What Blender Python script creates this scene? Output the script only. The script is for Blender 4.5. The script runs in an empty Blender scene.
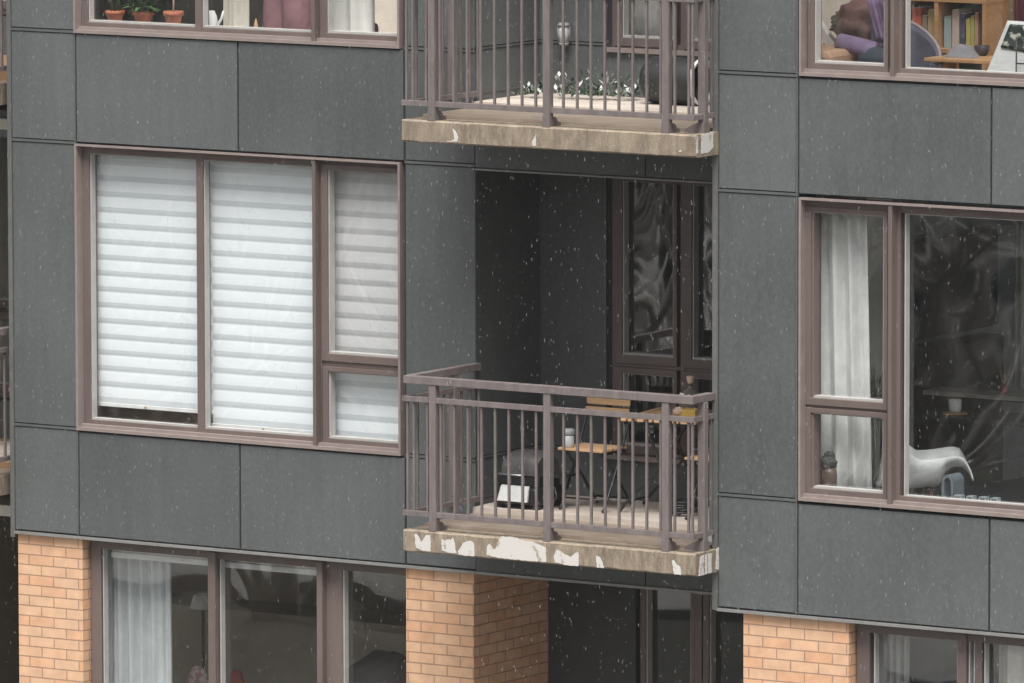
import bpy, math, random
import numpy as np
from mathutils import Matrix, Vector, noise as mnoise
random.seed(7)
S = bpy.context.scene
COL = S.collection

# ------------------------------------------------------------------ camera
W, H, FPX = 1024, 683, 8429.666
CAM = Vector((31.9261592, -49.5090165, 6.65703556))
RGT = Vector((0.84052319, 0.54177254, -0.00181036))
UPV = Vector((-0.05935481, 0.09540534, 0.99366736))
FWD = Vector((-0.53851441, 0.83509301, -0.1123472))
cd = bpy.data.cameras.new("camera"); cam = bpy.data.objects.new("camera", cd); COL.objects.link(cam)
cd.sensor_width = 36; cd.lens = FPX / W * 36; cd.clip_start = 0.5; cd.clip_end = 4000
m = Matrix.Identity(4)
for i in range(3):
    m[i][0] = RGT[i]; m[i][1] = UPV[i]; m[i][2] = -FWD[i]; m[i][3] = CAM[i]
cam.matrix_world = m
S.camera = cam

# ------------------------------------------------------------------ light
SUN_EL, SUN_AZ = math.radians(63), math.radians(152)      # azimuth measured from +Y towards +X
wd = bpy.data.worlds.new("World"); S.world = wd; wd.use_nodes = True
nt = wd.node_tree; nt.nodes.clear()
wo = nt.nodes.new('ShaderNodeOutputWorld'); bg = nt.nodes.new('ShaderNodeBackground')
sky = nt.nodes.new('ShaderNodeTexSky'); sky.sky_type = 'NISHITA'; sky.sun_disc = False
sky.sun_elevation = SUN_EL; sky.sun_rotation = SUN_AZ; sky.air_density = 1.5; sky.dust_density = 5.0
hs = nt.nodes.new('ShaderNodeHueSaturation'); hs.inputs['Saturation'].default_value = 0.10
nt.links.new(sky.outputs[0], hs.inputs['Color']); nt.links.new(hs.outputs[0], bg.inputs['Color'])
bg.inputs['Strength'].default_value = 0.05
nt.links.new(bg.outputs[0], wo.inputs[0])
sl = bpy.data.lights.new("sun", 'SUN'); sl.energy = 1.5; sl.angle = math.radians(32); sl.color = (1, .985, .955)
so = bpy.data.objects.new("sun", sl); COL.objects.link(so)
sd = Vector((math.sin(SUN_AZ)*math.cos(SUN_EL), math.cos(SUN_AZ)*math.cos(SUN_EL), math.sin(SUN_EL)))
so.rotation_euler = sd.to_track_quat('Z', 'Y').to_euler()
S.view_settings.view_transform = 'Standard'; S.view_settings.look = 'None'
S.view_settings.exposure = 1.75; S.view_settings.gamma = 1

# ------------------------------------------------------------------ helpers
def at(px, py, Y):
    """point of the plane y=Y that is measured at this spot of the survey photograph"""
    d = RGT * ((px - W/2)/FPX) + UPV * (-(py - H/2)/FPX) + FWD
    return CAM + d * ((Y - CAM.y)/d.y)

class MB:
    def __init__(s): s.v = []; s.f = []; s.sm = []
    def add(s, vs, fs, smooth=False):
        o = len(s.v); s.v += [tuple(v) for v in vs]
        for f in fs: s.f.append([i+o for i in f]); s.sm.append(smooth)
        return s
    def box(s, x0, x1, y0, y1, z0, z1):
        return s.add([(x0,y0,z0),(x1,y0,z0),(x1,y1,z0),(x0,y1,z0),(x0,y0,z1),(x1,y0,z1),(x1,y1,z1),(x0,y1,z1)],
              [(0,3,2,1),(4,5,6,7),(0,1,5,4),(1,2,6,5),(2,3,7,6),(3,0,4,7)])
    def ring(s, x0, x1, z0, z1, y0, y1, wl, wr=None, wb=None, wt=None):
        """rectangular frame in the xz plane"""
        wr = wl if wr is None else wr; wb = wl if wb is None else wb; wt = wl if wt is None else wt
        o = [(x0,z0),(x1,z0),(x1,z1),(x0,z1)]; i = [(x0+wl,z0+wb),(x1-wr,z0+wb),(x1-wr,z1-wt),(x0+wl,z1-wt)]
        vs = [(a,y0,b) for a,b in o]+[(a,y0,b) for a,b in i]+[(a,y1,b) for a,b in o]+[(a,y1,b) for a,b in i]
        fs = []
        for k in range(4):
            n = (k+1)%4
            fs += [(k,n,4+n,4+k),(8+k,12+k,12+n,8+n),(k,8+k,8+n,n),(4+k,4+n,12+n,12+k)]
        return s.add(vs, fs)
    def prism(s, poly, axis, a, b):
        """poly: 2D outline; axis 'y': (x,z) outline from y=a to y=b; 'z': (x,y); 'x': (y,z)"""
        n = len(poly)
        def P(q, t): return {'y':(q[0],t,q[1]),'z':(q[0],q[1],t),'x':(t,q[0],q[1])}[axis]
        vs = [P(q,a) for q in poly]+[P(q,b) for q in poly]
        fs = [tuple(range(n)), tuple(range(2*n-1,n-1,-1))]+[(i,n+i,n+(i+1)%n,(i+1)%n) for i in range(n)]
        return s.add(vs, fs)
    def tube(s, pts, r, n=8, smooth=True, cap=True):
        pts = [Vector(p) for p in pts]; rr = r if isinstance(r,(list,tuple)) else [r]*len(pts)
        vs = []; fs = []; ref = None
        for i,p in enumerate(pts):
            t = ((pts[i+1] if i+1 < len(pts) else p)-(pts[i-1] if i else p)).normalized()
            if ref is None: ref = Vector((0,0,1)) if abs(t.z) < .9 else Vector((1,0,0))
            a = (ref - t*ref.dot(t)).normalized(); b = t.cross(a); ref = a
            for k in range(n):
                an = 2*math.pi*k/n; vs.append(p+(a*math.cos(an)+b*math.sin(an))*rr[i])
        for i in range(len(pts)-1):
            for k in range(n):
                fs.append((i*n+k, i*n+(k+1)%n, (i+1)*n+(k+1)%n, (i+1)*n+k))
        if cap: fs += [tuple(range(n-1,-1,-1)), tuple(range((len(pts)-1)*n, len(pts)*n))]
        return s.add(vs, fs, smooth)
    def lathe(s, c, prof, n=20, axis='z', smooth=True, sq=1.0):
        vs = []; fs = []
        for r,h in prof:
            for k in range(n):
                a = 2*math.pi*k/n; u, w = r*math.cos(a), r*math.sin(a)*sq
                vs.append((c[0]+u,c[1]+w,c[2]+h) if axis=='z' else ((c[0]+h,c[1]+u,c[2]+w) if axis=='x' else (c[0]+u,c[1]+h,c[2]+w)))
        for i in range(len(prof)-1):
            for k in range(n): fs.append((i*n+k, i*n+(k+1)%n, (i+1)*n+(k+1)%n, (i+1)*n+k))
        fs += [tuple(range(n-1,-1,-1)), tuple(range((len(prof)-1)*n, len(prof)*n))]
        return s.add(vs, fs, smooth)
    def grid(s, fn, nu, nv, smooth=True):
        vs = [fn(i/nu, j/nv) for j in range(nv+1) for i in range(nu+1)]
        fs = [(j*(nu+1)+i, j*(nu+1)+i+1, (j+1)*(nu+1)+i+1, (j+1)*(nu+1)+i) for j in range(nv) for i in range(nu)]
        return s.add(vs, fs, smooth)
    def blob(s, c, r, nu=14, nv=9, amp=0., fr=6.):
        def f(u,v):
            a = 2*math.pi*u; b = math.pi*(v-.5)
            d = Vector((math.cos(a)*math.cos(b), math.sin(a)*math.cos(b), math.sin(b)))
            k = 1+amp*mnoise.noise(d*fr*.3+Vector(c)*3)
            return Vector(c)+Vector((d.x*r[0],d.y*r[1],d.z*r[2]))*k
        return s.grid(f, nu, nv)

BASE = {}
def link(o, parent=None):
    COL.objects.link(o)
    if parent is not None: o.parent = parent
    return o
def thing(name, label, cat, loc, group=None):
    o = bpy.data.objects.new(name, None); o.empty_display_size = .1; o.location = loc
    link(o); o['label'] = label; o['category'] = cat
    if group: o['group'] = group
    BASE[o.name] = Vector(loc); return o
def solid(name, mb, mat, parent=None, bevel=0, thick=0, kind=None):
    """link a mesh given in world coordinates; under a parent it is kept relative to the thing's base"""
    base = BASE[parent.name] if parent is not None else Vector((0,0,0))
    me = bpy.data.meshes.new(name)
    me.from_pydata([Vector(v)-base for v in mb.v], [], mb.f); me.update()
    for p, sm in zip(me.polygons, mb.sm): p.use_smooth = sm
    uv = me.uv_layers.new(name='UV'); co = [Vector(v) for v in mb.v]
    for p in me.polygons:
        n = p.normal; ax = max(range(3), key=lambda k: abs(n[k]))
        for li in p.loop_indices:
            v = co[me.loops[li].vertex_index]
            uv.data[li].uv = (v.y, v.z) if ax == 0 else ((v.x, v.z) if ax == 1 else (v.x, v.y))
    me.materials.append(mat)
    o = bpy.data.objects.new(name, me); link(o, parent)
    BASE[o.name] = base
    if thick:
        md = o.modifiers.new('solid', 'SOLIDIFY'); md.thickness = thick; md.offset = 0
    if bevel:
        md = o.modifiers.new('bevel', 'BEVEL'); md.width = bevel; md.segments = 2; md.limit_method = 'ANGLE'
    if kind: o['kind'] = kind
    return o
def tag(o, label, cat, group=None):
    o['label'] = label; o['category'] = cat
    if group: o['group'] = group
    return o
def dup(o, parent, off):
    c = o.copy(); c.location = o.location + Vector(off); link(c, parent); BASE[c.name] = BASE[o.name]; return c

# ------------------------------------------------------------------ materials
def mat(name, col, rough=.6, metal=0, col2=None, scale=8., stretch=(1,1,1), bump=0., bscale=40., spec=.5, detail=4., trans=0, lo=.35, hi=.65):
    M = bpy.data.materials.new(name); M.use_nodes = True; t = M.node_tree
    b = t.nodes['Principled BSDF']; b.inputs['Roughness'].default_value = rough; b.inputs['Metallic'].default_value = metal
    b.inputs['Specular IOR Level'].default_value = spec; b.inputs['Base Color'].default_value = (*col,1)
    tc = t.nodes.new('ShaderNodeTexCoord'); mp = t.nodes.new('ShaderNodeMapping'); mp.inputs['Scale'].default_value = stretch
    t.links.new(tc.outputs['Object'], mp.inputs[0])
    if col2 is None: col2 = tuple(c*.86 for c in col)
    n = t.nodes.new('ShaderNodeTexNoise'); n.inputs['Scale'].default_value = scale; n.inputs['Detail'].default_value = detail
    n.inputs['Roughness'].default_value = .65
    t.links.new(mp.outputs[0], n.inputs['Vector'])
    r = t.nodes.new('ShaderNodeMapRange'); r.inputs[1].default_value = lo; r.inputs[2].default_value = hi
    t.links.new(n.outputs['Fac'], r.inputs[0])
    mx = t.nodes.new('ShaderNodeMix'); mx.data_type = 'RGBA'
    mx.inputs[6].default_value = (*col,1); mx.inputs[7].default_value = (*col2,1)
    t.links.new(r.outputs[0], mx.inputs[0]); t.links.new(mx.outputs[2], b.inputs['Base Color'])
    if bump:
        n2 = t.nodes.new('ShaderNodeTexNoise'); n2.inputs['Scale'].default_value = bscale; n2.inputs['Detail'].default_value = 3
        t.links.new(mp.outputs[0], n2.inputs['Vector'])
        bp = t.nodes.new('ShaderNodeBump'); bp.inputs['Strength'].default_value = bump; bp.inputs['Distance'].default_value = .01
        t.links.new(n2.outputs['Fac'], bp.inputs['Height']); t.links.new(bp.outputs[0], b.inputs['Normal'])
    if trans:
        b.inputs['Transmission Weight'].default_value = 0
        tr = t.nodes.new('ShaderNodeBsdfTranslucent'); ms = t.nodes.new('ShaderNodeMixShader'); ms.inputs[0].default_value = trans
        t.links.new(mx.outputs[2], tr.inputs[0]); t.links.new(b.outputs[0], ms.inputs[1]); t.links.new(tr.outputs[0], ms.inputs[2])
        t.links.new(ms.outputs[0], t.nodes['Material Output'].inputs[0])
    return M

def panel_mat():
    M = bpy.data.materials.new('fibre cement panel'); M.use_nodes = True; t = M.node_tree; L = t.links
    b = t.nodes['Principled BSDF']; b.inputs['Roughness'].default_value = .48; b.inputs['Specular IOR Level'].default_value = .4
    tc = t.nodes.new('ShaderNodeTexCoord')
    def nz(sc, st, det):
        mp = t.nodes.new('ShaderNodeMapping'); mp.inputs['Scale'].default_value = st; L.new(tc.outputs['Object'], mp.inputs[0])
        n = t.nodes.new('ShaderNodeTexNoise'); n.inputs['Scale'].default_value = sc; n.inputs['Detail'].default_value = det
        L.new(mp.outputs[0], n.inputs['Vector']); return n.outputs['Fac']
    a = nz(1.1, (1,1,1), 3); c = nz(48., (1,1,.6), 5); d = nz(7., (2.2,2.2,.22), 4)
    def ma(op, x, y):
        q = t.nodes.new('ShaderNodeMath'); q.operation = op
        for i,k in enumerate((x,y)):
            if isinstance(k,(int,float)): q.inputs[i].default_value = k
            else: L.new(k, q.inputs[i])
        return q.outputs[0]
    s = ma('ADD', ma('MULTIPLY', ma('SUBTRACT', a, .5), .45), ma('MULTIPLY', ma('SUBTRACT', c, .5), .62))
    s = ma('ADD', s, ma('MULTIPLY', ma('SUBTRACT', d, .5), .28))
    oi = t.nodes.new('ShaderNodeObjectInfo'); s = ma('ADD', s, ma('MULTIPLY', ma('SUBTRACT', oi.outputs['Random'], .5), .26))
    v = ma('ADD', s, 1.0)
    cm = t.nodes.new('ShaderNodeVectorMath'); cm.operation = 'SCALE'; cm.inputs[0].default_value = (.090,.0955,.0955)
    L.new(v, cm.inputs['Scale']); L.new(cm.outputs[0], b.inputs['Base Color'])
    bp = t.nodes.new('ShaderNodeBump'); bp.inputs['Strength'].default_value = .12; bp.inputs['Distance'].default_value = .004
    L.new(c, bp.inputs['Height']); L.new(bp.outputs[0], b.inputs['Normal'])
    return M

def brick_mat():
    M = bpy.data.materials.new('orange brick'); M.use_nodes = True; t = M.node_tree; L = t.links
    b = t.nodes['Principled BSDF']; b.inputs['Roughness'].default_value = .75; b.inputs['Specular IOR Level'].default_value = .3
    uv = t.nodes.new('ShaderNodeTexCoord'); mp = t.nodes.new('ShaderNodeMapping'); mp.inputs['Location'].default_value = (.012, .018, 0)
    L.new(uv.outputs['UV'], mp.inputs[0])
    br = t.nodes.new('ShaderNodeTexBrick'); br.inputs['Scale'].default_value = 1; br.inputs['Brick Width'].default_value = .222
    br.inputs['Row Height'].default_value = .0755; br.inputs['Mortar Size'].default_value = .0048; br.inputs['Mortar Smooth'].default_value = .25
    br.inputs['Color1'].default_value = (.61,.385,.245,1); br.inputs['Color2'].default_value = (.58,.305,.17,1)
    br.inputs['Mortar'].default_value = (.36,.225,.155,1); br.inputs['Bias'].default_value = -.35; br.offset = .5
    L.new(mp.outputs[0], br.inputs['Vector'])
    n = t.nodes.new('ShaderNodeTexNoise'); n.inputs['Scale'].default_value = 9; n.inputs['Detail'].default_value = 6
    L.new(uv.outputs['UV'], n.inputs['Vector'])
    mx = t.nodes.new('ShaderNodeMix'); mx.data_type = 'RGBA'; mx.blend_type = 'MULTIPLY'; mx.inputs[0].default_value = .55
    rp = t.nodes.new('ShaderNodeMapRange'); rp.inputs[1].default_value = .3; rp.inputs[2].default_value = .7; rp.inputs[3].default_value = .74; rp.inputs[4].default_value = 1.14
    L.new(n.outputs['Fac'], rp.inputs[0]); L.new(br.outputs['Color'], mx.inputs[6]); L.new(rp.outputs[0], mx.inputs[7])
    L.new(mx.outputs[2], b.inputs['Base Color'])
    bp = t.nodes.new('ShaderNodeBump'); bp.inputs['Strength'].default_value = .8; bp.inputs['Distance'].default_value = .008; bp.invert = True
    L.new(br.outputs['Fac'], bp.inputs['Height']); L.new(bp.outputs[0], b.inputs['Normal'])
    return M

def glass_mat(name, tint=(.985,.988,.988), wav=.016, refl=1.2, scale=.9):
    M = bpy.data.materials.new(name); M.use_nodes = True; t = M.node_tree; L = t.links; t.nodes.remove(t.nodes['Principled BSDF'])
    tr = t.nodes.new('ShaderNodeBsdfTransparent'); tr.inputs[0].default_value = (*tint,1)
    gl = t.nodes.new('ShaderNodeBsdfGlossy'); gl.inputs['Roughness'].default_value = .02
    ge = t.nodes.new('ShaderNodeNewGeometry'); dt = t.nodes.new('ShaderNodeVectorMath'); dt.operation = 'DOT_PRODUCT'
    L.new(ge.outputs['Incoming'], dt.inputs[0]); L.new(ge.outputs['Normal'], dt.inputs[1])
    def ma(op, x, y=0.):
        q = t.nodes.new('ShaderNodeMath'); q.operation = op
        for i,k in enumerate((x,y)):
            if isinstance(k,(int,float)): q.inputs[i].default_value = k
            else: L.new(k, q.inputs[i])
        return q.outputs[0]
    f0 = .055*refl
    sch = ma('ADD', ma('MULTIPLY', ma('POWER', ma('SUBTRACT', 1., ma('ABSOLUTE', dt.outputs['Value'])), 5.), 1-f0), f0)
    class mu: outputs = [sch]
    ms = t.nodes.new('ShaderNodeMixShader'); L.new(mu.outputs[0], ms.inputs[0]); L.new(tr.outputs[0], ms.inputs[1]); L.new(gl.outputs[0], ms.inputs[2])
    L.new(ms.outputs[0], t.nodes['Material Output'].inputs[0])
    tc = t.nodes.new('ShaderNodeTexCoord'); n = t.nodes.new('ShaderNodeTexNoise'); n.inputs['Scale'].default_value = scale; n.inputs['Detail'].default_value = .4
    n.inputs['Distortion'].default_value = .6
    bp = t.nodes.new('ShaderNodeBump'); bp.inputs['Strength'].default_value = 1; bp.inputs['Distance'].default_value = wav
    L.new(tc.outputs['Object'], n.inputs['Vector']); L.new(n.outputs['Fac'], bp.inputs['Height']); L.new(bp.outputs[0], gl.inputs['Normal'])
    return M

def concrete_mat(name, c1, c2, streak=True, wet=False):
    M = mat(name, c1, .8, 0, c2, 5, (3,3,.5) if streak else (1,1,1), .25, 60)
    return M

PANEL = panel_mat(); BRICK = brick_mat()
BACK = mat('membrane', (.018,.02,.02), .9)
TRIM = mat('grey metal trim', (.125,.132,.13), .45, .3)
FLASH = mat('pale flashing', (.27,.265,.255), .45, .3)
FRAME = mat('mauve brown window frame', (.142,.108,.098), .42, 0, (.112,.085,.078), 3, (1,1,.2))
FRAMED = mat('brown recess frame', (.13,.098,.093), .42, 0, (.10,.076,.072), 3, (1,1,.2))
LINER = mat('mauve sill liner', (.265,.215,.20), .42, .1)
BEAD = mat('pale glazing bead', (.38,.365,.35), .5)
RAIL = mat('brown grey railing paint', (.178,.150,.145), .42, 0, (.13,.108,.104), 14, (1,1,.3), .05)
FOOT = mat('railing foot plate', (.16,.132,.128), .55)
SLAB = mat('weathered slab edge', (.285,.228,.168), .7, 0, (.17,.132,.098), 5, (2.4,2.4,1.1), .35, 70, detail=8)
def add_streaks(M, dark, st, amt):
    t = M.node_tree; L = t.links; b = t.nodes['Principled BSDF']; src = b.inputs['Base Color'].links[0].from_socket
    tc = t.nodes.new('ShaderNodeTexCoord'); mp = t.nodes.new('ShaderNodeMapping'); mp.inputs['Scale'].default_value = st; L.new(tc.outputs['Object'], mp.inputs[0])
    n = t.nodes.new('ShaderNodeTexNoise'); n.inputs['Scale'].default_value = 6; n.inputs['Detail'].default_value = 6; n.inputs['Roughness'].default_value = .7; L.new(mp.outputs[0], n.inputs['Vector'])
    r = t.nodes.new('ShaderNodeMapRange'); r.inputs[1].default_value = .5; r.inputs[2].default_value = .72; r.inputs[4].default_value = amt; L.new(n.outputs['Fac'], r.inputs[0])
    mx = t.nodes.new('ShaderNodeMix'); mx.data_type = 'RGBA'; L.new(r.outputs[0], mx.inputs[0]); L.new(src, mx.inputs[6]); mx.inputs[7].default_value = (*dark,1); L.new(mx.outputs[2], b.inputs['Base Color'])
add_streaks(SLAB, (.11,.082,.06), (2.2,2.2,.35), .75); add_streaks(SLAB, (.42,.36,.27), (9,9,3), .5)
FLOOR = mat('balcony floor concrete', (.55,.485,.425), .65, 0, (.40,.335,.28), 2.5, (1,1,1), .15)
WETF = mat('damp front concrete', (.33,.265,.215), .38, 0, (.22,.17,.13), 3, (1,2.5,1), .2, detail=8)
PAINT = mat('old white paint', (.53,.505,.475), .7, 0, (.30,.245,.185), 11, (1.5,1.5,.8), detail=8, lo=.56, hi=.62)
GLASS = glass_mat('window glass')
GLASSR = glass_mat('reflective glass', (.95,.96,.965), .0075, 1.9, 1.0)
GLASSD = glass_mat('old wavy door glass', (.95,.96,.965), .018, 2.2, .8)
GLASSH = glass_mat('reflection tinted glass', (.95,.94,.935), .014, 1.9, .9)  # brown of a reflection put into the pane tint
WALLP = mat('cream plaster', (.78,.75,.68), .8)
WALLD = mat('dark grey plaster', (.16,.165,.165), .8)  # one even dark grey for walls, ceilings and roof
WALLB = mat('tan interior wall', (.34,.29,.235), .8, 0, (.27,.225,.18), 2)
OAK = mat('honey oak', (.50,.30,.15), .5, 0, (.40,.22,.10), 6, (1,8,8))
BLIND = mat('white blind fabric', (.90,.945,.965), .7, 0, (.88,.925,.945), trans=.08)
SHEERB = mat('sheer blind band', (.76,.81,.835), .7, 0, (.74,.79,.815), trans=.15)
SHEER = mat('white curtain', (.76,.75,.71), .8, 0, (.70,.69,.65), 4, trans=.1)
BLACK = mat('black metal', (.022,.023,.025), .45)
SLATW = mat('light acacia slats', (.60,.385,.215), .55, 0, (.50,.30,.155), 9, (1,6,6))
TERRA = mat('terracotta', (.48,.16,.085), .75, 0, (.38,.13,.07), 14)
LEAF = mat('green leaf', (.07,.13,.045), .5, 0, (.04,.09,.03), 20)
WHITE = mat('white plastic', (.82,.82,.80), .4)
CHALK = mat('chalk white', (.8,.8,.78), .7)

# ------------------------------------------------------------------ surroundings
GZ = -4.35
g = MB().box(-300, 300, -300, 300, GZ-.5, GZ)
solid('ground', g, mat('dead winter lawn', (.034,.032,.022), .95, 0, (.05,.047,.036), .35, (1,1,1)), kind='structure')
g = MB().box(-299, 299, -24, -15, GZ+.002, GZ+.006)
solid('road', g, mat('wet asphalt', (.05,.05,.052), .5, 0, (.065,.065,.066), 2), kind='structure')
g = MB().box(-299, 299, -14.85, -12.9, GZ+.002, GZ+.12)
solid('pavement', g, mat('pavement concrete', (.22,.215,.2), .8, 0, (.17,.165,.155), 3), kind='structure')

g = MB().box(-60, 60, -7, 12, GZ+.002, GZ+.008)  # unseen paving added to bounce light up onto the brick sides
solid('bounce_paving', g, mat('grey paving', (.20,.195,.185), .7, 0, (.16,.155,.145), 2), kind='structure')

BARK = mat('pale bark', (.26,.24,.215), .9, 0, (.13,.115,.10), 6, (1,1,.4))
def bare_tree(loc, h, seed):
    rnd = random.Random(seed)
    root = thing('bare_tree', 'leafless winter tree across the street, reflected in the window glass', 'tree', loc, 'bare trees across the street')
    tm, cm_ = MB(), MB(); loc = Vector(loc)
    def grow(p, d, ln, r, lev, mb):
        pts = [p]; rr = [r]; n = 4
        for i in range(n):
            d = (d+Vector((rnd.uniform(-.2,.2), rnd.uniform(-.2,.2), rnd.uniform(-.05,.14)))*(.55+.3*lev)).normalized()
            p = p+d*ln/n; pts.append(p); rr.append(r*(1-.55*(i+1)/n))
        mb.tube(pts, rr, 8 if lev < 2 else 4, cap=False)
        if lev >= 4: return
        for k in range(rnd.randint(3,4) if lev < 3 else 3):
            i = rnd.randint(2,4); a = rnd.uniform(0,6.28)
            nd = (d*.55+Vector((math.cos(a),math.sin(a),rnd.uniform(.1,.7)))*.75).normalized()
            grow(pts[i], nd, ln*rnd.uniform(.58,.8), rr[i]*.72, lev+1, cm_)
    grow(loc, Vector((0,0,1)), h*.36, h*.028, 0, tm)
    solid('trunk', tm, BARK, root); solid('crown', cm_, BARK, root)
    return root
for i,(x,y,h) in enumerate([(-8.5,-12.2,9),(-13.5,-17.5,0),(-16,-27,11),(-11,-26.5,10),(-19.5,-29.5,12),(-23,-28,11),(-6.5,-27,10),(-3.5,-11.6,8),(-14,-34,13),(-20.5,-37,13)]):
    if h: bare_tree((x,y,GZ), h, i+3)

PALE = mat('pale grey bark', (.60,.58,.55), .85, 0, (.42,.40,.37), 5, (1,1,.4))
def shrub(loc, h, seed):
    rnd = random.Random(seed); loc = Vector(loc); root = thing('bare_shrub', 'leafless pale stemmed shrub across the lawn, reflected in the window glass', 'shrub', loc, 'bare shrubs across the lawn')
    for k in range(6):
        a = rnd.uniform(0,6.283); d = Vector((math.cos(a)*.35, math.sin(a)*.35, 1)).normalized(); p = loc+Vector((math.cos(a)*.15, math.sin(a)*.15, 0)); pts = [p]; mb = MB(); sub = []
        for i in range(9):
            d = (d+Vector((math.cos(a)*.09+rnd.uniform(-.12,.12), math.sin(a)*.09+rnd.uniform(-.12,.12), -.05))).normalized(); p = p+d*h/8; pts.append(p)
            if i > 2: sub.append((p, (d+Vector((rnd.uniform(-1,1),rnd.uniform(-1,1),.2))).normalized()))
        r0 = rnd.uniform(.05,.10); mb.tube(pts, [r0*(1-.08*i) for i in range(10)], 8)
        for p, d2 in sub: mb.tube([p, p+d2*.5+Vector((0,0,.1)), p+d2*1.1+Vector((0,0,.35))], [.03,.02,.008], 5)
        solid('stem', mb, PALE, root)
for i, (x, y, h) in enumerate([(-4.2,-9.5,3.2),(-7.5,-11,3.6),(-6,-14.2,3.4),(-10.5,-12.4,3.8),(-12.8,-26,4),(-9.2,-28,4.2),(-15.5,-26,4.2),(-13.5,-12,3.4),(-18.5,-28,4.4),(-6.5,-26,4),(-17,-12.5,3.5)]): shrub((x,y,GZ), h, 300+i)
NEEDLE = mat('dark spruce needles', (.022,.035,.022), .8, 0, (.012,.02,.014), 3)
def spruce(loc, h, r, seed):  # unseen trees, added to block the low sky and darken reflections
    rnd = random.Random(seed); loc = Vector(loc)
    root = thing('sky_screen_spruce', 'unseen spruce added across the street to block low sky and darken reflections', 'tree', loc, 'spruces added across the street')
    solid('trunk', MB().tube([loc, loc+Vector((0,0,h*.5)), loc+Vector((0,0,h*.97))], [h*.02,h*.013,.02], 8), BARK, root)
    mb = MB()
    for k in range(900):
        t = rnd.random()**.8; z = h*(.05+.93*t); R = r*(1-t)*rnd.uniform(.45,1.05)+.1; a = rnd.uniform(0,6.283)
        d = Vector((math.cos(a),math.sin(a),-.35)); sd_ = Vector((-math.sin(a),math.cos(a),0))
        q = loc+Vector((0,0,z)); L = R; w_ = .22+.22*(1-t)
        mb.add([q+d*L*.15, q+d*L*.6+sd_*w_, q+d*L*1.05+Vector((0,0,.08)), q+d*L*.6-sd_*w_], [(0,1,2,3)])
    solid('crown', mb, NEEDLE, root)
for i in range(13):
    spruce((-50+5.2*i+(i*37%5)*.4, -43+(i*53%7)*.6, GZ), 12.5+(i*29%5)*.7, 3.0, 100+i)
for i in range(5):
    spruce((40+5.5*i, -40+(i*53%7)*.6, GZ), 12.5+(i*29%5)*.7, 3.0, 200+i)

# ------------------------------------------------------------------ the building
bld = thing('apartment_building', 'dark grey panelled apartment building with brick piers and balconies', 'building', (1.0, 2.0, GZ))
YR = -0.632
XA0, XS1, XS2, XS3, XRL, XRR = -4.335, -3.757, -2.333, -.905, -.307, 2.045
XC0, XC1, XS4, XS5, XEND = 2.085, 2.722, 4.217, 5.71, 7.2
ZB = -1.66
JZ = [ZB, -.87, 1.222, 2.03, 4.12, 4.93]         # panel joints
PW = MB
def panel(x0, x1, z0, z1, Y, name='cladding_panel'):
    return solid(name, MB().box(x0, x1, Y, Y+.010, z0, z1), PANEL, bld, bevel=.0015)
def colpanels(x0, x1, Y, zs):
    for a, b in zip(zs[:-1], zs[1:]): panel(x0, x1, a+.016, b-.016, Y)
GAP = .006
colpanels(XA0+.004, XS1-.022, 0, JZ); colpanels(XS3+.012, XRL-.004, 0, JZ); colpanels(XC0+.006, XC1-.024, YR, JZ)
for a, b in ((ZB+.014, -.893), (1.232, 2.012), (4.132, 4.92)):
    for x0, x1, Y in ((XS1, XS2-GAP, 0), (XS2+GAP, XS3-GAP, 0), (XC1, XS4-GAP, YR), (XS4+GAP, XS5-GAP, YR), (XS5+GAP, XEND, YR)):
        panel(x0+.004, x1, a, b, Y)
# backing walls behind the open joints
bw = MB()
for x0, x1, Y in ((XA0-.02, XS1, .012), (XS3, XRL-.012, .012), (XC0-.03, XC1, YR+.012)): bw.box(x0, x1, Y, Y+.24, ZB, 4.95)
for a, b in ((ZB, -.885), (1.225, 2.025), (4.125, 4.95)):
    bw.box(XS1, XS3, .012, .25, a, b); bw.box(XC1, XEND, YR+.012, YR+.25, a, b)
bw.box(XEND+.01, XEND+.2, YR+.012, 8, GZ, -1.15); bw.box(XEND+.01, XEND+.2, YR+.012, 8, 1.25, 1.7); bw.box(XEND+.01, XEND+.2, 4.1, 8, -1.15, 1.25); bw.box(XEND+.01, XEND+.2, 3.4, 8, 1.7, 4.95); bw.box(XEND+.01, XEND+.2, YR+.012, 3.4, 4.1, 4.95)  # unseen openings added in the end wall to light the right rooms
bw.box(XA0-.02, XA0+.1, .26, 3.2, ZB, 4.95)
solid('backing_wall', bw, BACK, bld)
for q in ((-9,7.5,.3,.6),(-9,7.5,2.8,8),(-9,-3.7,.601,2.799),(-1.2,-.2,.601,2.799),(1.9,2.4,.601,2.799),(5.6,7.5,.601,2.799)):  # roof openings added over the upper rooms to let sky light in
    solid('roof_slab', MB().box(*q, 4.96, 5.2), WALLD, bld)
solid('rear_wall', MB().box(-9, 7.5, 6.2, 6.5, GZ, 4.95), WALLD, bld)
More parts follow.
